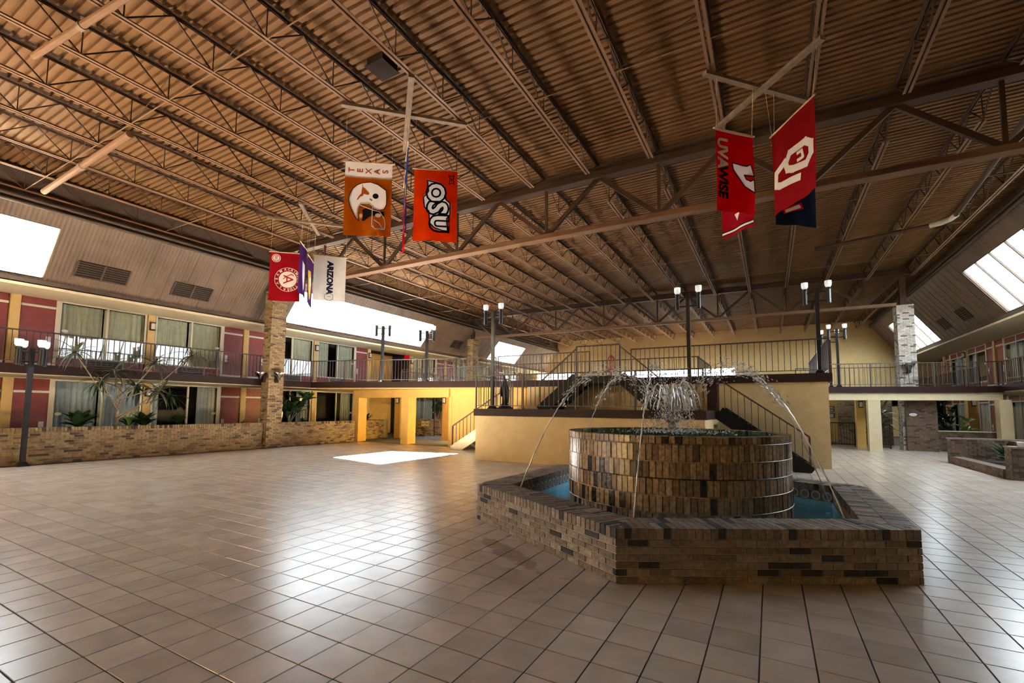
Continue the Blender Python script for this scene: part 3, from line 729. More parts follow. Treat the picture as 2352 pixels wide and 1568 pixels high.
railing('rear railing of the right hand bridge', [(tuple(A-nv*2.1+Vector((0, 0, ZB))), tuple(B-nv*2.1+Vector((0, 0, ZB))))], h=.98, gap=.2, fine=False)
def pillar(label, x0, x1, y0, y1, z1, mat='stucco_pale'):
    t = thing('pillar', label, 'pillar', ((x0+x1)/2, (y0+y1)/2, 0))
    MB().box(x0, x1, y0, y1, 0, z1).build('shaft', mat, t); MB().box(x0-.01, x1+.01, y0-.01, y1+.01, 0, .1).build('plinth', mat, t); return t
pillar('pale stucco pillar under the right hand bridge, standing forward on the tiles', 3.56, 3.98, 24.15, 24.6, 2.12)
pillar('shaded tan pillar with wall lamp just left of the pale pillar', 3.42, 3.75, 26.2, 26.6, 2.4, 'stucco')
pillar('tan pillar at the right end of the bridge', 7.70, 8.06, 24.7, 25.15, 2.12, 'stucco_pale')
pillar('narrow yellow pillar with wall lamp in front of the right wing', 7.6, 7.95, 27.6, 28.0, 2.4, 'stucco')
# ground floor at the back right: brick and orange walls
s = MB().box(1.5, 3.6, 30.0, 30.2, 0, 2.45).build('wall_right_lobby', 'stucco'); tag(s, 'sunny orange wall behind the iron gate', kind='structure')
t = thing('brick_wall', 'dark brick wall with oval plate, put over the shaded column face right of the pale pillar', 'wall', (5.5, 25.9, 0))
core = MB().box(5.0, 6.0, 25.24, 25.37, 0, 2.09).build('core', 'mortar_dark', t); emit(brick_face((5.0, 25.24, 0), (1, 0, 0), (0, -1, 0), 1.0, 2.09), core, 'brick_dark', 'brick', 150)  # dark brick over the column's lower face stands in for the bridge's shade
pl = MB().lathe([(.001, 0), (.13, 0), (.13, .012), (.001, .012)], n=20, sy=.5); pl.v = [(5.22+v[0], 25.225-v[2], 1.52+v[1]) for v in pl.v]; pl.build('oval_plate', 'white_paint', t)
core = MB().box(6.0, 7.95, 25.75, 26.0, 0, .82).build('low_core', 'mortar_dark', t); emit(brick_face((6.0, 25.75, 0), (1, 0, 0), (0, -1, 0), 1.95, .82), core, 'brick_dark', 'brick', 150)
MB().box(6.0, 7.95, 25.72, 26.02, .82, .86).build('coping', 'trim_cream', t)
t = thing('brick_wall', 'brick wall between the orange wall and the tan pillar behind the gate', 'wall', (3.9, 28.9, 0))
core = MB().box(3.0, 5.2, 28.9, 29.1, 0, 2.45).build('core', 'mortar', t); emit(brick_face((3.0, 28.9, 0), (1, 0, 0), (0, -1, 0), 2.2, 2.45), core, 'brick_tan', 'brick', 0)
# iron gates
def gate(label, x0, x1, y, h):
    t = thing('iron_gate', label, 'gate', ((x0+x1)/2, y, 0))
    MB().box(x0, x1, y-.02, y+.02, h-.05, h).box(x0, x1, y-.02, y+.02, .08, .13).box(x0, x0+.05, y-.02, y+.02, 0.02, h).box(x1-.05, x1, y-.02, y+.02, 0.02, h).build('frame', 'post_metal', t)
    n = round((x1-x0)/.11)
    for i in range(1, n): piece('bar', bal_mesh(h-.15, 'post_metal'), t, Matrix.Translation((x0+(x1-x0)*i/n, y, .1)))
gate('black iron gate beside the right end of the tan block', 2.42, 3.40, 26.6, 1.12)
gate('narrow black iron gate right of the pale pillar', 4.12, 4.52, 25.6, 1.1)
gate('dark iron gate far inside the yellow passage', -17.0, -16.2, 21.2, 2.2)
# notices on the orange wall
t = thing('wall_notice', 'white round-symbol notice on the orange wall above the gate', 'sign', (2.4, 29.97, 2.2))
MB().box(2.15, 2.75, 29.96, 29.985, 2.0, 2.4).build('board', 'white_paint', t)
rg = MB().tube([(2.45+.14*math.cos(a*.3142), 29.95, 2.2+.14*math.sin(a*.3142)) for a in range(21)], .018, 6, False); rg.build('ring', 'sign_dark', t)
MB().bar((2.37, 29.95, 2.28), (2.53, 29.95, 2.12), .012, .03).build('stroke', 'sign_dark', t)
for zz, h, mm in ((1.78, .12, 'sign_dark'), (1.62, .12, 'sign_dark'), (1.28, .26, 'sign_dark')):
    t = thing('wall_notice', {1.78: 'upper dark strip notice on the orange wall', 1.62: 'lower dark strip notice on the orange wall', 1.28: 'dark framed notice lowest on the orange wall'}[zz], 'sign', (2.6, 29.97, zz))
    MB().box(2.3, 2.98, 29.96, 29.985, zz, zz+h).build('board', mm, t); MB().box(2.36, 2.92, 29.95, 29.96, zz+.03, zz+h-.04).build('text_band', 'sconce_glass' if h < .2 else 'curtain_blue', t)

# ---- planters
t = thing('brick_planter', 'long tan brick planter wall along the left room fronts', 'planter', (-17.5, 5, 0))
PX = -17.4
core = MB().box(PX-.28, PX, -2.0, 11.14, 0, .96).box(PX-.28, PX, 11.81, 15.75, 0, .96).build('core', 'mortar', t)
sp = brick_face((PX, -2.0, 0), (0, 1, 0), (1, 0, 0), 17.75, .90)
sp += [(Vector((PX-.13, -2+.075*(i+.5), .93)), Vector((0, 1, 0)), Vector((1, 0, 0)), Vector((0, 0, 1)), .064, .30, .10) for i in range(236)]
emit(sp, core, 'brick_tan', 'brick', 300)
MB().box(-18.6, PX-.28, -2.0, 15.6, 0, .86).build('soil_bed', 'soil', t)
t = thing('brick_planter', 'tan brick planter deep in the yellow passage', 'planter', (-18.5, 18, 0))
core = MB().box(-18.4, -18.05, 15.9, 18.3, 0, .97).box(-20, -18.05, 18.3, 18.6, 0, .97).build('core', 'mortar', t); emit(brick_face((-18.05, 15.9, 0), (0, 1, 0), (1, 0, 0), 2.4, .97), core, 'brick_tan', 'brick', 120)
MB().box(-19.9, -18.4, 16, 18.3, 0, .85).build('soil_bed', 'soil', t)
t = thing('brick_planter', 'tan brick wall with two outlet covers behind the second yellow opening', 'planter', (-16.8, 21.6, 0))
core = MB().box(-18.6, -13.5, 21.6, 21.9, 0, .97).build('core', 'mortar', t); emit(brick_face((-18.6, 21.6, 0), (1, 0, 0), (0, -1, 0), 5.1, .97), core, 'brick_tan', 'brick', 150)
for x in (-18.1, -17.8): 
    q = MB().box(x-.12, x+.12, 21.57, 21.59, .55, .85).build('outlet_cover', 'trim_cream', t)
    MB().box(x-.05, x+.05, 21.56, 21.57, .66, .72).build('socket', 'sign_dark', q)
MB().box(-18.5, -13.6, 21.9, 23.2, 0, .85).build('soil_bed', 'soil', t)
t = thing('brick_planter', 'low brown brick planter with taller end piers at the right edge', 'planter', (6.5, 18, 0))
core = MB().box(5.0, 5.3, 16.1, 20.2, 0, .22).box(5.0, 5.35, 19.85, 20.2, 0, .76).box(5.05, 6.6, 15.7, 16.1, 0, .76).box(5.3, 8.6, 19.95, 20.2, 0, .76).box(6.35, 6.6, 15.7, 20.0, 0, .76).build('core', 'mortar_dark', t)
sp = brick_face((5.0, 20.2, 0), (0, -1, 0), (-1, 0, 0), .35, .76)+brick_face((5.0, 19.85, 0), (0, -1, 0), (-1, 0, 0), 3.75, .2)+brick_face((5.05, 15.7, 0), (1, 0, 0), (0, -1, 0), 1.5, .76)
sp += brick_face((5.05, 16.1, 0), (0, -1, 0), (-1, 0, 0), .4, .76)+brick_face((5.0, 19.85, 0), (1, 0, 0), (0, -1, 0), 1.4, .76)+brick_face((6.35, 19.8, .22), (0, -1, 0), (-1, 0, 0), 3.7, .54)
emit(sp, core, 'brick_dark', 'brick', 300)
MB().box(5.3, 6.35, 16.1, 19.85, 0, .15).build('soil_bed', 'soil', t)
MB().box(4.98, 5.37, 19.83, 20.22, .76, .80).box(5.03, 6.62, 15.68, 16.12, .76, .80).box(5.3, 8.6, 19.93, 20.22, .76, .80).build('coping', 'brick_fountain', t)
t = thing('foam_cup', 'white foam cup left on the planter pier at the right edge', 'cup', (5.28, 15.9, .80))
MB().lathe([(.033, 0), (.036, .004), (.046, .10), (.049, .105), (.046, .108), (.043, .10), (.03, .01)], (5.28, 15.9, .80), 20, 1.6, 1.6).build('cup_body', 'cup_foam', t, smooth=True)
# ================================================================ THE FOUNTAIN
HX, HY = HEX
ft = thing('fountain', 'six sided brick fountain with round tub and water jets', 'fountain', (HX, HY, 0))
def hexv(r): return [Vector((HX+r*math.cos(R(-90+60*k)), HY+r*math.sin(R(-90+60*k)), 0)) for k in range(6)]
RO, RI = 2.88, 2.38
vo, vi = hexv(RO), hexv(RI)
cw = MB()
for k in range(6):
    a, b, c, d = hexv(RO-.012)[k], hexv(RO-.012)[(k+1) % 6], hexv(RI+.012)[(k+1) % 6], hexv(RI+.012)[k]
    cw.prism([a[:2], b[:2], c[:2], d[:2]], 0, .492)
core = cw.build('basin_wall', 'mortar_grey', ft)
sp, cap = [], []
for k in range(6):
    a, b = vo[k], vo[(k+1) % 6]; u = (b-a).normalized(); n = Vector((u.y, -u.x, 0)); Lk = (b-a).length
    sp += brick_face(a-n*.008, u, n, Lk, .40, proud=.008, shift=k % 2, bl=Lk/14.2)
    m = round(Lk/.0735); st = Lk/m                      # cap: bricks on edge, two rows deep, mitred at the corners
    w = Vector((0, 0, 1))
    for i in range(m):
        x = st*(i+.5); dmax = .433
        for r0, r1 in ((0, .215), (.222, .433)):
            if x < r1*.577 or Lk-x < r1*.577:
                if r0 > 0 or min(x, Lk-x) < .1 : 
                    r1 = max(r0+.03, min(x, Lk-x)/.577)
                    if r1 <= r0+.04: continue
                    r1 = min(r1, .215 if r0 == 0 else .433)
            cc = a+u*x-n*((r0+r1)/2)+w*(.452+random.uniform(-.002, .002))
            cap.append((cc, u, w, n, st-.012, .098, r1-r0))
emit(sp, core, 'brick_fountain', 'brick', 300)
# cap bricks sorted by what shows
emit(cap, core, 'brick_fountain', 'cap_brick', 300)
# inside: blue paint, patterned tile band, water
inn = MB()
for k in range(6):
    a, b = hexv(RI)[k], hexv(RI)[(k+1) % 6]; c, d = hexv(RI-.02)[(k+1) % 6], hexv(RI-.02)[k]
    inn.prism([a[:2], b[:2], c[:2], d[:2]], .0, .26)
inn.prism([v[:2] for v in hexv(RI)], .0, .05); inn.build('basin_lining', 'pool_blue', ft)
MB().prism([v[:2] for v in hexv(RI-.022)], .17, .19).build('basin_water', 'pool_water', ft)
octm = MB()
for i in range(8):
    a0, a1 = R(22.5+45*i), R(67.5+45*i)
    p = [(.068*math.cos(a0), .068*math.sin(a0)), (.068*math.cos(a1), .068*math.sin(a1)), (.052*math.cos(a1), .052*math.sin(a1)), (.052*math.cos(a0), .052*math.sin(a0))]
    octm.add([(x, -.004, z) for x, z in p]+[(x, .002, z) for x, z in p], [(0, 1, 2, 3), (0, 4, 5, 1), (2, 6, 7, 3), (1, 5, 6, 2), (3, 7, 4, 0)])
om = octm.mesh('tile_ring', 'trim_cream'); tb = MB().box(-.073, .073, -.001, .01, -.073, .073).mesh('pattern_tile', 'tile_blue')
for k in (1, 2, 3, 4):
    a, b = hexv(RI-.003)[k], hexv(RI-.003)[(k+1) % 6]; u = (b-a).normalized(); n = Vector((-u.y, u.x, 0)); m = int((b-a).length/.15)
    for i in range(m):
        M = Matrix((u, -n, Vector((0, 0, 1)))).transposed().to_4x4(); M.translation = a+u*((b-a).length*(i+.5)/m)+Vector((0, 0, .335))
        q = piece('pattern_tile', tb, core, M); r_ = bpy.data.objects.new('tile_ring', om); link(r_, core); r_.matrix_basis = q.matrix_basis.copy()
# round tub
RT, ZT = 1.52, 1.30
tub = MB().lathe([(RT-.01, .04), (RT-.01, ZT-.03), (RT-.14, ZT-.03), (RT-.14, 1.0), (.01, 1.0)], (HX, HY, 0), 96).build('tub', 'mortar_dark', ft, smooth=False)
sp = []
rows = [(1.205, 1.30), (1.0, 1.2), (.8, 1.0), (.6, .8), (.4, .6), (.2, .4), (.04, .2)]
for ri, (z0, z1) in enumerate(rows):
    m = 126
    for i in range(m):
        a = 2*math.pi*(i+(.5 if ri % 2 else 0)+random.uniform(-.05, .05))/m
        n = Vector((math.cos(a), math.sin(a), 0)); u = Vector((-n.y, n.x, 0))
        ln = .035 if ri else .155
        sp.append((Vector((HX, HY, (z0+z1)/2))+n*(RT-ln/2+random.uniform(-.003, .003)), u, n, Vector((0, 0, 1)), 2*math.pi*RT/m-.011, ln, z1-z0-.014))
emit(sp, tub, 'brick_glazed', 'tub_brick', 300)
for z in (1.2, 1.0, .8, .6, .4): MB().lathe([(RT-.02, -.006), (RT+.006, -.006), (RT+.006, .004), (RT-.02, .004)], (HX, HY, z), 96).build('ledge_ring', 'brick_glazed', tub, smooth=True)
def ripple(u, v):
    r = (RT-.14)*u; a = 2*math.pi*v
    return (HX+r*math.cos(a), HY+r*math.sin(a), 1.283+.010*math.sin(r*38)*math.exp(-r*1.2)+.005*math.sin(a*9+r*21)+.004*math.sin(a*23-r*40))
MB().sheet(ripple, 40, 96).build('tub_water', 'tub_water', ft, smooth=True)
MB().lathe([(.001, 0), (RT-.13, 0), (RT-.13, .02), (.001, .02)], (HX, HY, 1.14), 48).build('tub_floor', 'tub_teal', ft)
nz_ = MB().tube([(HX, HY, 1.0), (HX, HY, 1.42)], .055, 12); nz_.tube([(HX, HY, 1.42), (HX, HY, 1.62)], .035, 12)
for k in range(6):
    a = R(30+60*k); nz_.tube([(HX, HY, 1.40), (HX+.10*math.cos(a), HY+.10*math.sin(a), 1.47)], .016, 6)
nz_.build('nozzle', 'bark', ft)
pp = MB().tube([(.55, 6.62, .05), (.55, 6.62, .42)], .022, 10); pp.build('fill_pipe', 'pool_blue', ft)
# jets to the six corners
ICO = None
def drop(b, c, r, st=1.0, d=Vector((0, 0, 1))):
    d = d.normalized(); x = d.cross(Vector((.3, .9, .2))).normalized(); y = d.cross(x); c = Vector(c)
    b.add([c+d*r*st, c-d*r*st, c+x*r, c-x*r, c+y*r, c-y*r], [(0, 2, 4), (0, 4, 3), (0, 3, 5), (0, 5, 2), (1, 4, 2), (1, 3, 4), (1, 5, 3), (1, 2, 5)])
rnd = random.Random(3)
for k in range(6):
    a = R(-90+60*k); dr = Vector((math.cos(a), math.sin(a), 0))
    def P(r, k=k): return Vector((HX, HY, 2.2-1.035*(r-.95)**2))+dr*r
    b = MB(); pts = []; rs = []
    for i in range(60):
        r = 1.18+(2.33-1.18)*i/59; p = P(r)
        p += Vector((rnd.uniform(-1, 1), rnd.uniform(-1, 1), rnd.uniform(-1, 1)))*.006*(1 if i < 30 else .4)
        pts.append(p); rs.append(.0065+.0035*rnd.random())
    b.tube(pts, rs, 6)
    for i in range(420):
        r = .1+1.55*rnd.random()**.8; p = P(r); t = Vector((dr.x, dr.y, -2*1.035*(r-.95)))
        sd = .055 if r < 1.1 else .035
        p += Vector((rnd.gauss(0, sd), rnd.gauss(0, sd), rnd.gauss(0, sd)))
        drop(b, p, rnd.uniform(.0035, .0085), rnd.uniform(2, 4.5), t)
    for i in range(60):                                 # splash where it lands
        q = P(2.3)+Vector((rnd.gauss(0, .06), rnd.gauss(0, .06), 0)); q.z = .2+abs(rnd.gauss(0, .05)); drop(b, q, rnd.uniform(.003, .007), 1)
    tag(b.build('water_jet', 'jet_water', ft, smooth=True), kind='stuff')
# frothing dome over the nozzle
b = MB()
for i in range(34):
    a = rnd.uniform(0, 6.283); v = rnd.uniform(.12, .42); h = rnd.uniform(.28, .52); pts = []; rs = []
    for j in range(14):
        t = j/13*1.95; r = .03+v*t*.62; z = 1.58+h*t*1.9-h*.95*t*t*1.0
        if z < 1.27: break
        pts.append((HX+r*math.cos(a)+rnd.gauss(0, .006), HY+r*math.sin(a)+rnd.gauss(0, .006), z+rnd.gauss(0, .006))); rs.append(rnd.uniform(.004, .011))
    if len(pts) > 3: b.tube(pts, rs, 5)
for i in range(1500):
    a = rnd.uniform(0, 6.283); t = rnd.random(); r = abs(rnd.gauss(0, .25)); z = 1.28+max(0, (.62-r*1.1))*rnd.random()+.0
    drop(b, (HX+r*math.cos(a), HY+r*math.sin(a), z), rnd.uniform(.003, .009), rnd.uniform(1, 2.5), Vector((rnd.gauss(0, .4), rnd.gauss(0, .4), 1)))
for i in range(900):
    a = rnd.uniform(0, 6.283); r = abs(rnd.gauss(0, .45)); 
    if r < RT-.2: drop(b, (HX+r*math.cos(a), HY+r*math.sin(a), 1.286+abs(rnd.gauss(0, .012))), rnd.uniform(.005, .014), 1)
tag(b.build('water_froth', 'jet_water', ft, smooth=True), kind='stuff')

# ================================================================ LAMPS
def lamp(label, loc, h, arms, reach=.29, group='globe lamp posts', base=True):
    t = thing('lamp_post', label, 'lamp', loc); x, y, z = loc
    MB().box(x-.05, x+.05, y-.05, y+.05, z, z+h).build('post', 'post_metal', t)
    bb = MB().add([(x-.13, y-.13, z), (x+.13, y-.13, z), (x+.13, y+.13, z), (x-.13, y+.13, z), (x-.06, y-.06, z+.12), (x+.06, y-.06, z+.12), (x+.06, y+.06, z+.12), (x-.06, y+.06, z+.12)],
                  [(3, 2, 1, 0), (4, 5, 6, 7), (0, 1, 5, 4), (1, 2, 6, 5), (2, 3, 7, 6), (3, 0, 4, 7)]); bb.build('foot', 'post_metal', t)
    for a in arms:
        dx, dy = math.cos(R(a)), math.sin(R(a)); c = Vector((x+dx*reach, y+dy*reach, 0))
        for zz in (z+h-.10, z+h-.36): MB().tube([(x, y, zz), (c.x, c.y, zz)], .02, 8).build('arm', 'post_metal', t)
        MB().lathe([(.055, 0), (.06, .02), (.06, .42), (.075, .46), (.05, .48)], (c.x, c.y, z+h-.46), 14).build('lamp_tube', 'post_metal', t)
        MB().lathe([(.05, 0), (.085, .05), (.09, .16), (.088, .19), (.05, .195)], (c.x, c.y, z+h+.02), 14).build('globe', 'lamp_glass', t, smooth=True)
lamp('dark lamp post with four white globes before the left planter', (-17.1, 4.42, 0), 3.1, (20, 110, 200, 290), .30)
lamp('lamp post with two globes at the left corner of the lower platform', (-7.85, 12.75, 1.6), 3.22, (0, 180))
lamp('tallest lamp post standing behind the water jets', (-2.0, 14.0, 1.6), 3.38, (0, 180))
lamp('lamp post with two globes at the right corner of the upper deck', (1.28, 16.0, Z2), 2.5, (0, 180))
lamp('lamp post against the bright left skylight, nearer the column', (-15.0, 15.0, Z2), 2.55, (30, 210))
lamp('slim lamp post against the right end of the left skylight', (-12.9, 15.5, Z2), 2.25, (30, 210))
lamp('far lamp post right of the tan block, taller of the pair', (2.62, 24.35, ZB), 2.55, (0, 180))
lamp('far lamp post right of the tan block, partly behind its neighbour', (2.42, 25.2, ZB), 2.45, (0, 180))

# ---- wall sconces
def sconce(label, x, y, z, n, parent=None):
    n = Vector(n); u = Vector((-n.y, n.x, 0)); t = thing('wall_sconce', label, 'sconce', (x, y, z)); c = Vector((x, y, z))
    MB().obox(c+n*.02, u*.07, n*.02, Vector((0, 0, .15))).build('back_plate', 'dark_brown', t)
    MB().obox(c+n*.075, u*.05, n*.04, Vector((0, 0, .115))).build('glass', 'sconce_glass', t)
    MB().obox(c+n*.08+Vector((0, 0, .13)), u*.075, n*.05, Vector((0, 0, .018))).obox(c+n*.08-Vector((0, 0, .13)), u*.075, n*.05, Vector((0, 0, .018))).build('cap', 'dark_brown', t)
sx = X_L+.05
for y, z, l in ((8.305, 4.55, 'wall lamp on the yellow pilaster between the two left upper rooms'), (8.305, 2.1, 'wall lamp on the yellow pilaster between the two left ground rooms'), (15.455, 4.6, 'wall lamp on the upper pilaster right of the tall column'),
                (19.03, 4.6, 'wall lamp at the near side of the upper corridor recess'), (22.605, 4.6, 'wall lamp at the far side of the upper corridor recess')):
    sconce(l, sx, y, z, (1, 0, 0))
sconce('wall lamp on the pillar inside the first yellow opening', -17.35, 18.6, 2.0, (0, -1, 0)); sconce('wall lamp on the pillar inside the second yellow opening', -14.25, 18.6, 2.0, (0, -1, 0))
sconce('wall lamp on the tan pillar left of the pale pillar', 3.6, 26.2, 1.95, (0, -1, 0)); sconce('wall lamp on the narrow pillar at the right', 7.78, 27.6, 2.05, (0, -1, 0))
sconce('wall lamp on the upper pilaster of the right wing', X_R-.05, 33.33, 4.7, (-1, 0, 0))
# glass uplights on the columns
def uplight(label, c, n):
    c, n = Vector(c), Vector(n); t = thing('column_light', label, 'sconce', c)
    MB().obox(c+n*.05, Vector((-n.y, n.x, 0))*.06, n*.05, Vector((0, 0, .16))).build('bracket', 'dark_brown', t)
    MB().lathe([(.05, 0), (.07, .10), (.16, .19), (.22, .29), (.215, .295), (.15, .20), (.04, .11)], c+n*.2+Vector((0, 0, -.05)), 18).build('bowl', 'chrome', t, smooth=True)
    MB().tube([c+n*.05, c+n*.2, c+n*.2+Vector((0, 0, .06))], .018, 8).build('arm', 'dark_brown', t)
uplight('glass bowl light on the sunny side of the tall brick column', (-17.19, 11.45, 2.72), (1, 0, 0))
uplight('glass bowl light on the shaded side of the tall brick column', (-17.43, 11.14, 2.72), (0, -1, 0))
uplight('bowl light on the pale right hand column', (5.2, 25.38, 3.45), (0, -1, 0))
# exit sign
t = thing('exit_sign', 'small red exit sign hanging by the corridor recess', 'sign', (-19.3, 21.3, 4.7))
MB().box(-19.32, -19.28, 21.1, 21.55, 4.6, 4.8).build('face', 'cloth_red', t); MB().tube([(-19.3, 21.3, 4.8), (-19.3, 21.3, 4.98)], .012, 6).build('hanger', 'white_paint', t)
# ---- ornaments
t = thing('statue', 'dark bronze upright bird-like statue on the lower platform', 'statue', (-7.5, 12.95, 1.605)); x, y, z = -7.5, 12.95, 1.605
MB().lathe([(.26, 0), (.27, .03), (.2, .07), (.14, .1), (.12, .16)], (x, y, z), 18).build('base', 'bronze', t, smooth=True)
b = MB(); b.tube([(x, y, z+.14), (x+.01, y, z+.35), (x+.02, y, z+.6), (x-.03, y, z+.78), (x-.01, y, z+.92), (x-.04, y, z+1.06), (x-.10, y, z+1.16)], [.08, .10, .115, .10, .055, .032, .008], 12)
b.tube([(x-.05, y-.02, z+.80), (x-.13, y-.03, z+.66), (x-.14, y-.03, z+.5), (x-.08, y-.02, z+.36)], [.02, .05, .05, .01], 8); b.tube([(x+.06, y, z+.78), (x+.13, y, z+.6), (x+.11, y, z+.34), (x+.08, y, z+.15)], [.02, .045, .05, .02], 8)
b.build('figure', 'bronze', t, smooth=True)
t = thing('wire_lantern', 'red wire ornament standing on the upper deck by the stairs', 'ornament', (-5.0, 16.3, Z2)); x, y = -5.0, 16.3
MB().tube([(x, y, Z2), (x, y, 3.02)], .03, 8).build('stand', 'red_wire', t); MB().box(x-.14, x+.14, y-.14, y+.14, 3.0, 3.05).build('tray', 'red_wire', t)
for k in range(6):
    a = R(60*k); MB().tube([(x+.16*math.cos(a)*w_, y+.16*math.sin(a)*w_, 3.05+hh) for w_, hh in ((.8, 0), (1, .12), (1, .3), (.55, .46), (.1, .54))], .014, 6).build('wire', 'red_wire', t)
# ================================================================ FLAGS ON THEIR BOARD CROSSES
BOARDS = []
def cross(label, ends, z=7.235):
    t = thing('board_cross', label, 'boards', (ends[0][0], ends[0][1], z))
    for p, q in zip(ends[::2], ends[1::2]):
        p, q = Vector((*p, z)), Vector((*q, z)); MB().bar(p, q, .10, .06).build('board', 'wood_board', t); BOARDS.append((p, q)); z -= .062
cross('X of pale boards under the joists above the orange flags', [(-6.81, 5.58), (-5.12, 7.22), (-5.1, 5.57), (-6.75, 7.23)])
cross('X of boards under the joists above the red flags at the right', [(-.8, 7.94), (.79, 9.62), (.85, 7.91), (-.77, 9.58)])
cross('boards under the joists above the white and purple flags', [(-11.21, 7.94), (-12.75, 9.75), (-12.8, 8.0), (-11.2, 9.7)])
class Flag:
    def __init__(s, label, p0, p1, zt, drop, mat, wave=.018, seed=1, cut=()):
        k = .965 if p0[0] < -9 else .945; p0 = (p0[0]*k, p0[1]*k); p1 = (p1[0]*k, p1[1]*k); zt = 1.6+(zt-1.6)*k; drop *= k
        s.p0, p1 = Vector((*p0, 0)), Vector((*p1, 0)); s.W = (p1-s.p0).length; s.d = (p1-s.p0).normalized(); s.zt = zt; s.H = drop; s.wave = wave; s.seed = seed
        n = Vector((s.d.y, -s.d.x, 0)); m = (s.p0+p1)/2
        s.n = n if n.dot(EYE-m) > 0 else -n
        s.t = thing('flag', label, 'flag', (m.x, m.y, zt-drop))
        b = MB().sheet(lambda u, v: s.at(u*s.W, v*s.H, 0), 48, 72)
        def inside(x, y, P):
            c = False
            for (x0, y0), (x1, y1) in zip(P, P[1:]+P[:1]):
                if (y0 > y) != (y1 > y) and x < (x1-x0)*(y-y0)/(y1-y0)+x0: c = not c
            return c
        if cut:                                        # white dyed areas are cloth of their own, not a layer over the ground colour
            def hid(i, j): return any(inside((i+a)/48, (j+c)/72, P) for P in cut for a, c in ((.5, .5),)) and all(any(inside((i+a)/48, (j+c)/72, P) for P in cut) for a in (-.3, 1.3) for c in (-.3, 1.3))
            b.f = [f for q, f in enumerate(b.f) if not hid(q//72, q % 72)]
        k = len(b.v); b.v += [tuple(Vector(v)-s.n*.002) for v in b.v[:k]]; b.f += [tuple(i+k for i in f)[::-1] for f in b.f]
        b.build('cloth', mat, s.t, smooth=True)
        a, c = s.p0-s.d*.04+Vector((0, 0, zt)), p1+s.d*.04+Vector((0, 0, zt))
        MB().tube([a, c], .014, 8).build('rod', 'rod_wood', s.t)
        def near(p, bd):
            e = bd[1]-bd[0]; k = max(.02, min(.98, (p-bd[0]).dot(e)/e.dot(e))); return bd[0]+e*k-Vector((0, 0, .03))
        bd = min(BOARDS, key=lambda q: sum((near(p, q)-p).length for p in (a, c)))
        for p in (a+s.d*.05, c-s.d*.05): MB().tube([p, near(p, bd)], .003, 4).build('cord', 'rod_wood', s.t)
        s.lay = 0
    def at(s, u, v, l):
        w = s.wave*(math.sin(u*7+s.seed+v*1.5)*(.25+v/s.H)+.5*math.sin(u*15+s.seed*2-v*2)*v/s.H)
        return s.p0+s.d*u+Vector((0, 0, s.zt-v))+s.n*(w+l*.0035)
    def tris(s, name, mat, pts, faces, sub=.07):
        """2-D pts (metres across, metres down) laid on the cloth as a print"""
        s.lay += 1; bm = bmesh.new(); vs = [bm.verts.new((x, y, 0)) for x, y in pts]
        for f in faces:
            try: bm.faces.new([vs[i] for i in f])
            except ValueError: pass
        bmesh.ops.triangulate(bm, faces=bm.faces[:])
        for _ in range(4):
            es = [e for e in bm.edges if e.calc_length() > sub]
            if not es: break
            bmesh.ops.subdivide_edges(bm, edges=es, cuts=1, use_grid_fill=False); bmesh.ops.triangulate(bm, faces=bm.faces[:])
        b = MB(); bm.verts.index_update()
        b.v = [tuple(s.at(v.co.x, v.co.y, s.lay)) for v in bm.verts]; b.f = [tuple(v.index for v in f.verts) for f in bm.faces]; bm.free()
        return b.build(name, 'cloth_'+mat[1:] if mat[0] == '@' else 'print_'+mat, s.t, smooth=True)
    def poly(s, name, mat, pts):
        f = tessellate_polygon([[Vector((x, y, 0)) for x, y in pts]]); return s.tris(name, mat, pts, f)
    def npoly(s, name, mat, pts): return s.poly(name, mat, [(x*s.W, y*s.H) for x, y in pts])
    def rect(s, name, mat, u0, u1, v0, v1): return s.npoly(name, mat, [(u0, v0), (u1, v0), (u1, v1), (u0, v1)])
    def line(s, name, mat, pts, w, closed=False):
        P, F = [], []; pts = [Vector(p) for p in pts]; q = pts+[pts[0]] if closed else pts
        for a, b in zip(q, q[1:]):
            d = (b-a).normalized(); n = Vector((-d.y, d.x))*w/2; e = d*w*.35; k = len(P)
            P += [tuple(a-e-n), tuple(b+e-n), tuple(b+e+n), tuple(a-e+n)]; F.append((k, k+1, k+2, k+3))
        return s.tris(name, mat, P, F)
    def nline(s, name, mat, pts, w, closed=False): return s.line(name, mat, [(x*s.W, y*s.H) for x, y in pts], w, closed)
    def ell(s, name, mat, cx, cy, rx, ry, n=28, r0=None):
        P = [(cx+rx*math.cos(6.2832*i/n), cy+ry*math.sin(6.2832*i/n)) for i in range(n)]
        if r0 is None: return s.tris(name, mat, P, [tuple(range(n))])
        P += [(cx+rx*r0*math.cos(6.2832*i/n), cy+ry*r0*math.sin(6.2832*i/n)) for i in range(n)]
        return s.tris(name, mat, P, [(i, (i+1) % n, n+(i+1) % n, n+i) for i in range(n)])
    def text(s, body, mat, cx, cy, size, rot=0, bold=.0, sx=1.0, name='lettering', edge=0):
        """rot in degrees clockwise as seen from the front"""
        cu = bpy.data.curves.new('lettering', 'FONT'); cu.body = body; cu.size = size; cu.offset = bold; cu.align_x = 'CENTER'; cu.align_y = 'CENTER'; cu.resolution_u = 3
        if edge: cu.fill_mode = 'NONE'; cu.bevel_depth = edge/2; cu.bevel_resolution = 0
        o = bpy.data.objects.new('tmp', cu); COL.objects.link(o); dg = bpy.context.evaluated_depsgraph_get(); me = bpy.data.meshes.new_from_object(o.evaluated_get(dg))
        bpy.data.objects.remove(o); c, sn = math.cos(R(rot)), math.sin(R(rot))
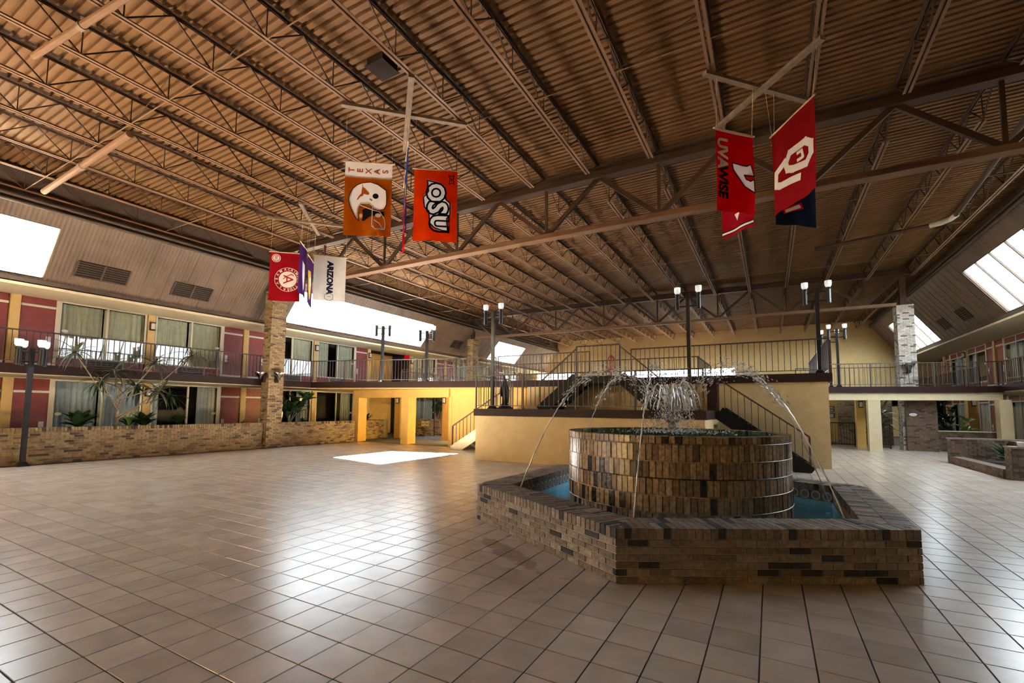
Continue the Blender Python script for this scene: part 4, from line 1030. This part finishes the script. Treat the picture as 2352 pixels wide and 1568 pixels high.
        P = [(cx+(v.co.x*sx)*c+v.co.y*sn, cy+(v.co.x*sx)*sn-v.co.y*c) for v in me.vertices]; F = [tuple(p.vertices) for p in me.polygons]; bpy.data.meshes.remove(me)
        return s.tris(name, mat, P, F)
# burnt-orange flag with the helmet
HEL = [(450,500),(560,490),(660,525),(740,585),(775,610),(785,700),(785,800),(760,870),(690,890),(600,865),(560,800),(440,790),(410,840),(395,900),(400,980),(420,1030),(380,1000),(345,940),(300,850),(275,760),(280,680),(320,590),(380,530)]
def z1(pts): return [((x-210)/640, (y-185-(x-210)*.085*(1-(y-185)/1050))/1050) for x, y in pts]
f = Flag('burnt orange flag with white helmet and a white lettered top band', (-7.26, 6.10), (-6.52, 6.64), 6.5, 1.5, 'cloth_texas', seed=1, cut=[z1(HEL), [(-.1, -.1), (1.1, -.1), (1.1, .2), (-.1, .2)]])
f.rect('white_band', '@white', 0, 1, 0, .215)
for i, ch in enumerate('TEXAS'): f.text(ch, 'burnt', f.W*(.14+.18*i), f.H*.115, .15, -90, .004)
cx_, cy_ = 530, 730
f.npoly('helmet', '@white', z1(HEL)); f.nline('helmet_outline', 'black', z1(HEL), .012, True)
f.npoly('helmet_inside', 'black', z1([(455,880),(520,845),(600,880),(690,905),(745,900),(765,960),(700,985),(600,960),(540,985),(490,1030),(455,1030),(470,950)]))
f.npoly('longhorn', 'burnt', z1([(447,500),(462,560),(490,580),(545,640),(545,668),(520,670),(475,655),(460,685),(430,695),(395,740),(380,740),(410,685),(440,650),(445,600),(452,560)]))
e = z1([(635, 690)])[0]; f.ell('ear_hole', 'black', e[0]*f.W, e[1]*f.H, .055, .052)
for p in ((440, 965), (680, 962)): e = z1([p])[0]; f.ell('jaw_pad', 'white', e[0]*f.W, e[1]*f.H, .055 if p[0] > 500 else .03, .04)
for pts in ([(400, 1010), (395, 930), (410, 840), (440, 795), (560, 800), (590, 830)], [(440, 825), (600, 890), (700, 915), (760, 1000), (780, 1090), (775, 1140), (650, 1150), (602, 1100), (600, 830)], [(625, 1030), (700, 1075), (735, 1130)], [(602, 1120), (660, 1165), (775, 1160)]):
    f.nline('face_mask_edge', 'black', z1(pts), .026); f.nline('face_mask', 'white', z1(pts), .016)
f.nline('rivet', 'grey', z1([(570, 745), (590, 760)]), .03)
# bright orange flag with the three block letters
def z2(pts): return [((x-1150)/600, (y-285-(x-1150)*.07)/1015) for x, y in pts]
EMB = [(1325,440),(1480,480),(1590,560),(1605,740),(1665,790),(1670,960),(1620,1020),(1635,1205),(1560,1195),(1440,1150),(1370,1080),(1355,900),(1290,840),(1270,690),(1320,640),(1345,600)]
f = Flag('bright orange flag with interlocked block letters beside the helmet flag', (-6.19, 6.92), (-5.48, 7.43), 6.47, 1.5, 'cloth_orange', seed=3, cut=[z2(EMB)])
f.npoly('emblem_border', '@white', z2(EMB))
for ch, v_, u_, sz in (('O', .325, .49, .44), ('U', .755, .575, .44), ('S', .54, .53, .50)):
    f.text(ch, 'black', f.W*u_, f.H*v_, sz, 90, .032, 1.0, 'letter_edge', .034)
f.nline('emblem_line', 'black', [((x-.53)*.93+.53, (y-.54)*.95+.54) for x, y in z2(EMB)], .022, True)
f.nline('corner_mark', 'black', z2([(1630, 395), (1665, 415), (1700, 395), (1695, 450), (1705, 525), (1670, 505), (1635, 525), (1645, 450)]), .012, True); f.nline('corner_mark', 'black', z2([(1655, 440), (1685, 480)]), .012); f.nline('corner_mark', 'black', z2([(1685, 440), (1655, 480)]), .012)
# two flags seen edge-on
f = Flag('blue flag with yellow and red patches seen edge-on between the orange flags', (-5.76, 6.25), (-6.22, 6.71), 6.55, 1.5, 'cloth_blue', seed=5); f.rect('yellow_patch', 'yellow', .35, 1, .45, .6); f.rect('red_patch', 'red', .3, 1, .62, .95)
f = Flag('red and blue flag farther along the same edge-on board', (-6.36, 6.85), (-6.84, 7.33), 6.42, 1.5, 'cloth_red', seed=6); f.rect('blue_patch', 'blue', 0, .6, 0, .5); f.rect('white_patch', 'white', .2, .6, .78, .9)
# red flag with vertical lettering
LG = [(365,715),(515,752),(555,732),(588,860),(485,848),(505,892),(548,912),(586,890),(592,1032),(485,970),(430,885),(375,800)]
def z3(pts): return [((x-200)/400, (y-340-(x-200)*.22*(1-(y-340)/1400))/890) for x, y in pts]
f = Flag('bright red flag with white and black vertical lettering', (-.71, 8.63), (-.14, 9.22), 6.63, 1.5, 'cloth_red', seed=2, cut=[z3(LG)])
f.rect('hem', 'white', 0, 1, 0, .025)
f.text('UVA', 'white', f.W*.16, f.H*.29, .29, 90, .012, .92); f.text('WISE', 'black', f.W*.16, f.H*.645, .27, 90, .012, .9)
f.npoly('emblem', '@white', z3(LG)); f.nline('emblem_edge', 'black', z3(LG), .02, True)
f = Flag('red flag with black and white stripes at its lower edge, behind the lettered one', (-.73, 9.84), (-.16, 9.36), 6.5, 1.5, 'cloth_crimson', seed=8)
f.rect('black_stripe', 'black', 0, 1, .915, .965); f.rect('white_stripe', 'white', 0, 1, .93, .955); f.npoly('white_mark', 'white', [(.4, .74), (.6, .74), (.5, .84)])
# crimson flag with the interlocked pair
f = Flag('crimson flag with large interlocked white O and U', (.16, 9.30), (.74, 8.36), 6.58, 1.5, 'cloth_oured', seed=4)
f.nline('letter_o', 'white', [(.36, .50), (.46, .40), (.78, .40), (.90, .47), (.90, .58), (.78, .645), (.52, .61), (.40, .57)], .115, True)
f.nline('letter_o_foot', 'white', [(.62, .47), (.70, .47), (.72, .55), (.62, .55)], .05)
f.nline('letter_u', 'white', [(.34, .46), (.11, .51), (.10, .66), (.22, .70), (.62, .745)], .115)
f = Flag('dark navy flag behind the crimson one with a white mark at its foot', (.2, 9.55), (.86, 10.1), 6.53, 1.5, 'cloth_navy', seed=9); f.npoly('mark_edge', 'red', [(.18, .80), (.62, .70), (.66, .78), (.2, .86)]); f.npoly('mark', 'white', [(.22, .81), (.56, .73), (.6, .77), (.24, .845)])
# crimson flag with the round seal
f = Flag('crimson flag with white lettered circle at the left', (-13.1, 8.35), (-12.46, 8.94), 6.3, 1.5, 'cloth_crimson', seed=7)
cu_, cv_ = .50, .80
f.ell('seal_outer', 'white', cu_, cv_, .36, .36, 36, .965); f.ell('seal_disc', 'white', cu_, cv_, .245, .245)
for word, a0, a1 in (('ALABAMA', 195, 345), ('CRIMSON TIDE', 5, 175)):
    n = len(word)
    for i, ch in enumerate(word):
        if ch == ' ': continue
        a = R(a0+(a1-a0)*i/(n-1)+ -90); f.text(ch, 'white', cu_+.298*math.cos(a), cv_+.298*math.sin(a), .10, math.degrees(a)+90, .002); f.lay -= 1
f.lay += 1; f.text('A', 'crimson', cu_, cv_, .40, 90, .0); f.line('script_tail', 'crimson', [(cu_-.12, cv_-.02), (cu_-.02, cv_-.10), (cu_+.1, cv_-.16), (cu_+.15, cv_-.12)], .022)
f.ell('small_seal', 'white', .17, .19, .12, .12, 24, .86); f.ell('small_seal_disc', 'white', .17, .19, .085, .085); f.text('SEC', 'crimson', .17, .19, .085, 90, .002)
f = Flag('purple flag with a white shape seen edge-on', (-11.87, 8.47), (-12.36, 9.05), 6.43, 1.5, 'cloth_purple', seed=3); f.npoly('white_shape', 'white', [(.45, .3), (.7, .36), (.72, .6), (.68, .85), (.5, .9), (.42, .6)])
f = Flag('purple flag with gold patches seen edge-on', (-12.46, 9.18), (-12.98, 9.76), 6.34, 1.5, 'cloth_purple', seed=5); f.npoly('gold_patch', 'gold', [(.1, .3), (.5, .28), (.85, .5), (.8, .8), (.4, .9), (.12, .7)]); f.npoly('pale_patch', 'white', [(.3, .45), (.5, .4), (.55, .6), (.35, .62)])
f = Flag('white flag with dark blue vertical lettering before the skylight', (-12.28, 9.26), (-11.64, 9.95), 6.34, 1.42, 'cloth_white', seed=6)
f.text('ARIZONA', 'navy', f.W*.50, f.H*.48, .225, 90, .014); f.nline('emblem_line', 'grey', [(.36, .86), (.5, .82), (.62, .86), (.62, .95), (.5, .99), (.36, .95)], .014, True); f.nline('emblem_line', 'grey', [(.45, .9), (.55, .9)], .014)

# ================================================================ ROOF FITTINGS
t = thing('pale_pipe', 'pale pipe crossing under the joists at the upper left', 'pipe', (-14, 4.2, 7.2)); MB().tube([(-16.55, 4.23, 7.2), (-11.4, 4.1, 7.2)], .07, 10).build('tube', 'roof_steel', t); MB().tube([(-14.05, 4.17, 7.2), (-13.9, 4.165, 7.2)], .085, 10).build('coupling', 'wood_board', t)
t = thing('pale_pipe', 'short pale pipe under the joists near the top left corner', 'pipe', (-8.2, 2.5, 7.2)); MB().tube([(-10.2, 2.35, 7.2), (-7.2, 2.6, 7.2)], .05, 10).build('tube', 'roof_steel', t); MB().tube([(-8.8, 2.47, 7.2), (-8.7, 2.475, 7.2)], .065, 10).build('coupling', 'wood_board', t)
t = thing('roof_hatch', 'dark square vent box under the roof above the pale board cross', 'vent', (-6.0, 5.8, 7.5)); MB().box(-6.22, -5.84, 5.62, 6.0, 7.78, 7.94).build('box', 'vent_dark', t); MB().box(-6.25, -5.81, 5.59, 6.03, 7.775, 7.79).build('rim', 'vent_dark', t)
t = thing('drain_pipe', 'brown roof drain pipe with a white elbow at the right', 'pipe', (4.4, 17.8, 7.2))
MB().tube([(1.5, 18.7, 7.2), (4.35, 17.88, 7.2)], .06, 10).build('tube', 'girder_steel', t); MB().tube([(4.35, 17.88, 7.2), (4.55, 17.75, 7.2), (4.72, 17.5, 7.2), (4.76, 17.2, 7.2)], .075, 10).build('elbow', 'pvc', t, smooth=True); MB().tube([(4.76, 17.2, 7.2), (4.4, 11.9, 7.2)], .06, 10).build('tube', 'girder_steel', t)

# ================================================================ PLANTS
LEAF = {}
def leaf_mesh(kind, mat):
    if (kind, mat) in LEAF: return LEAF[kind, mat]
    b = MB(); n = 5
    wd = {'blade': .05, 'broad': .20, 'fern': .10}[kind]; droop = {'blade': .5, 'broad': .35, 'fern': .4}[kind]
    for i in range(n+1):
        s = i/n; w = wd*math.sin(math.pi*min(.98, .06+s*.94))**.8 if kind != 'blade' else wd*(1-s)**.6*(.5+.5*min(1, s*5))
        x = s*(1-.25*droop*s); z = .28*s-droop*s*s
        b.v += [(x, -w, z+.25*w), (x, 0, z-.1*w), (x, w, z+.25*w)]
    for i in range(n):
        k = 3*i; b.f += [(k, k+3, k+4, k+1), (k+1, k+4, k+5, k+2)]
    LEAF[kind, mat] = b.mesh('leaf', mat, True); return LEAF[kind, mat]
prnd = random.Random(11)
def rosette(t, c, n, kind, mat, L, tilt=(.1, 1.0)):
    me = leaf_mesh(kind, mat)
    for i in range(n):
        a = 2.4*i+prnd.uniform(-.3, .3); e = prnd.uniform(*tilt); l = L*prnd.uniform(.7, 1.15)
        M = Matrix.Translation(c) @ Matrix.Rotation(a, 4, 'Z') @ Matrix.Rotation(-e, 4, 'Y') @ Matrix.Rotation(prnd.uniform(-.3, .3), 4, 'X') @ Matrix.Scale(l, 4)
        piece('leaf', me, t, M)
def plant(label, loc, n, kind, mat, L, tilt=(.2, 1.2), stems=None, name='potted_plant'):
    t = thing(name, label, 'plant', loc); c = Vector(loc)
    MB().lathe([(.03, 0), (.035, .05), (.02, .12)], c, 8).build('crown', 'bark', t)
    if stems:
        b = MB()
        for h, dx, dy in stems:
            p = [c, c+Vector((dx*.4, dy*.4, h*.5)), c+Vector((dx, dy, h))]; b.tube(p, [.02, .015, .01], 6)
        b.build('stem', 'bark', t)
        for h, dx, dy in stems:
            for q in (.45, .7, 1): rosette(t, c+Vector((dx*q, dy*q, h*q)), max(3, n//len(stems)//2), kind, mat, L, tilt)
    else: rosette(t, c+Vector((0, 0, .08)), n, kind, mat, L, tilt)
    return t
# branching dracaena in the left planter
t = thing('dracaena_tree', 'tall branching dracaena with drooping leaf tufts in the left planter', 'plant', (-17.85, 6.6, .86)); c = Vector((-17.85, 6.6, .86))
MB().tube([c, c+Vector((.02, .05, .6)), c+Vector((.1, -.02, 1.0)), c+Vector((.25, .06, 1.45))], [.06, .05, .045, .035], 10).build('trunk', 'bark', t, smooth=True)
for dx, dy, z0, z1 in ((.55, -1.25, 1.1, 2.25), (.35, -.55, .9, 1.45), (.3, .35, 1.0, 1.35), (.5, .75, 1.3, 2.1), (.6, 1.75, 1.2, 2.45), (.35, .95, .6, 1.2), (.5, -.3, 1.2, 1.75), (.3, 1.3, .7, 1.05)):
    p = [c+Vector((.08, 0, z0-.3)), c+Vector((dx*.7, dy*.45, z0+.1)), c+Vector((dx, dy, z1))]; MB().tube(p, [.022, .018, .014], 7).build('branch', 'bark', t, smooth=True)
    rosette(t, p[-1], 22, 'blade', 'leaf_dry' if prnd.random() < .6 else 'leaf_dark', .8, (-.9, .8))
plant('dark leafy plant in the left planter behind the four globe lamp', (-17.9, 5.75, .86), 26, 'broad', 'leaf_dark', .6)
plant('bright green spiky plant in the left planter below the dracaena', (-17.85, 6.95, .86), 30, 'blade', 'leaf_lime', .65, (.4, 1.3))
plant('broad leaved plant right of the dracaena trunk', (-17.85, 7.35, .86), 20, 'broad', 'leaf_dark', .65)
plant('low dark fern in the left planter before the open curtain', (-17.85, 8.35, .86), 24, 'fern', 'leaf_dark', .5)
plant('small low plant in the planter just left of the tall column', (-17.85, 10.6, .86), 9, 'fern', 'leaf_dry', .28)
plant('dense tall plant in the planter just right of the tall column', (-18.1, 12.75, .86), 64, 'broad', 'leaf_dark', .5, stems=[(1.0, .1, .1), (1.15, .2, .5), (.8, -.1, -.2), (1.05, .1, .8)])
plant('low green bush in the planter right of the tall column', (-17.9, 13.3, .86), 18, 'broad', 'leaf_mid', .3)
plant('leafy plant on the brick planter inside the first yellow opening', (-18.8, 17.8, .85), 16, 'fern', 'leaf_mid', .5)
plant('large leaved plant behind the second yellow opening', (-17.7, 22.4, .85), 30, 'broad', 'leaf_dark', .6, stems=[(.8, 0, 0), (1.3, .3, .1), (1.1, -.3, .2)])
plant('tall shrub behind the second yellow opening', (-16.3, 22.5, .85), 36, 'broad', 'leaf_mid', .5, stems=[(1.3, 0, 0), (1.5, .3, .1), (1.2, -.3, .2), (.8, .1, 0)])
plant('dark grassy bush in the low planter at the right', (5.85, 18.6, .15), 40, 'blade', 'leaf_dark', .75, (.4, 1.35)); plant('second grassy bush nearer in the low planter at the right', (5.8, 17.4, .15), 36, 'blade', 'leaf_dark', .7, (.3, 1.3))
plant('tall leafy shrub behind the low brick wall at the right', (6.5, 26.4, 0), 40, 'broad', 'leaf_dark', .5, stems=[(1.9, 0, 0), (1.6, .3, .1), (1.7, -.2, .1), (1.2, .1, .2)]); plant('light green plant on the low brick wall at the right', (7.0, 26.3, 0), 16, 'broad', 'leaf_lime', .45, stems=[(1.0, 0, 0), (1.2, .2, 0)])
plant('palm-like plant between the pale pillar and the brick wall', (4.5, 27.4, 0), 26, 'blade', 'leaf_mid', .8, (-.2, 1.0), stems=[(1.5, 0, 0), (1.9, .15, .1)])
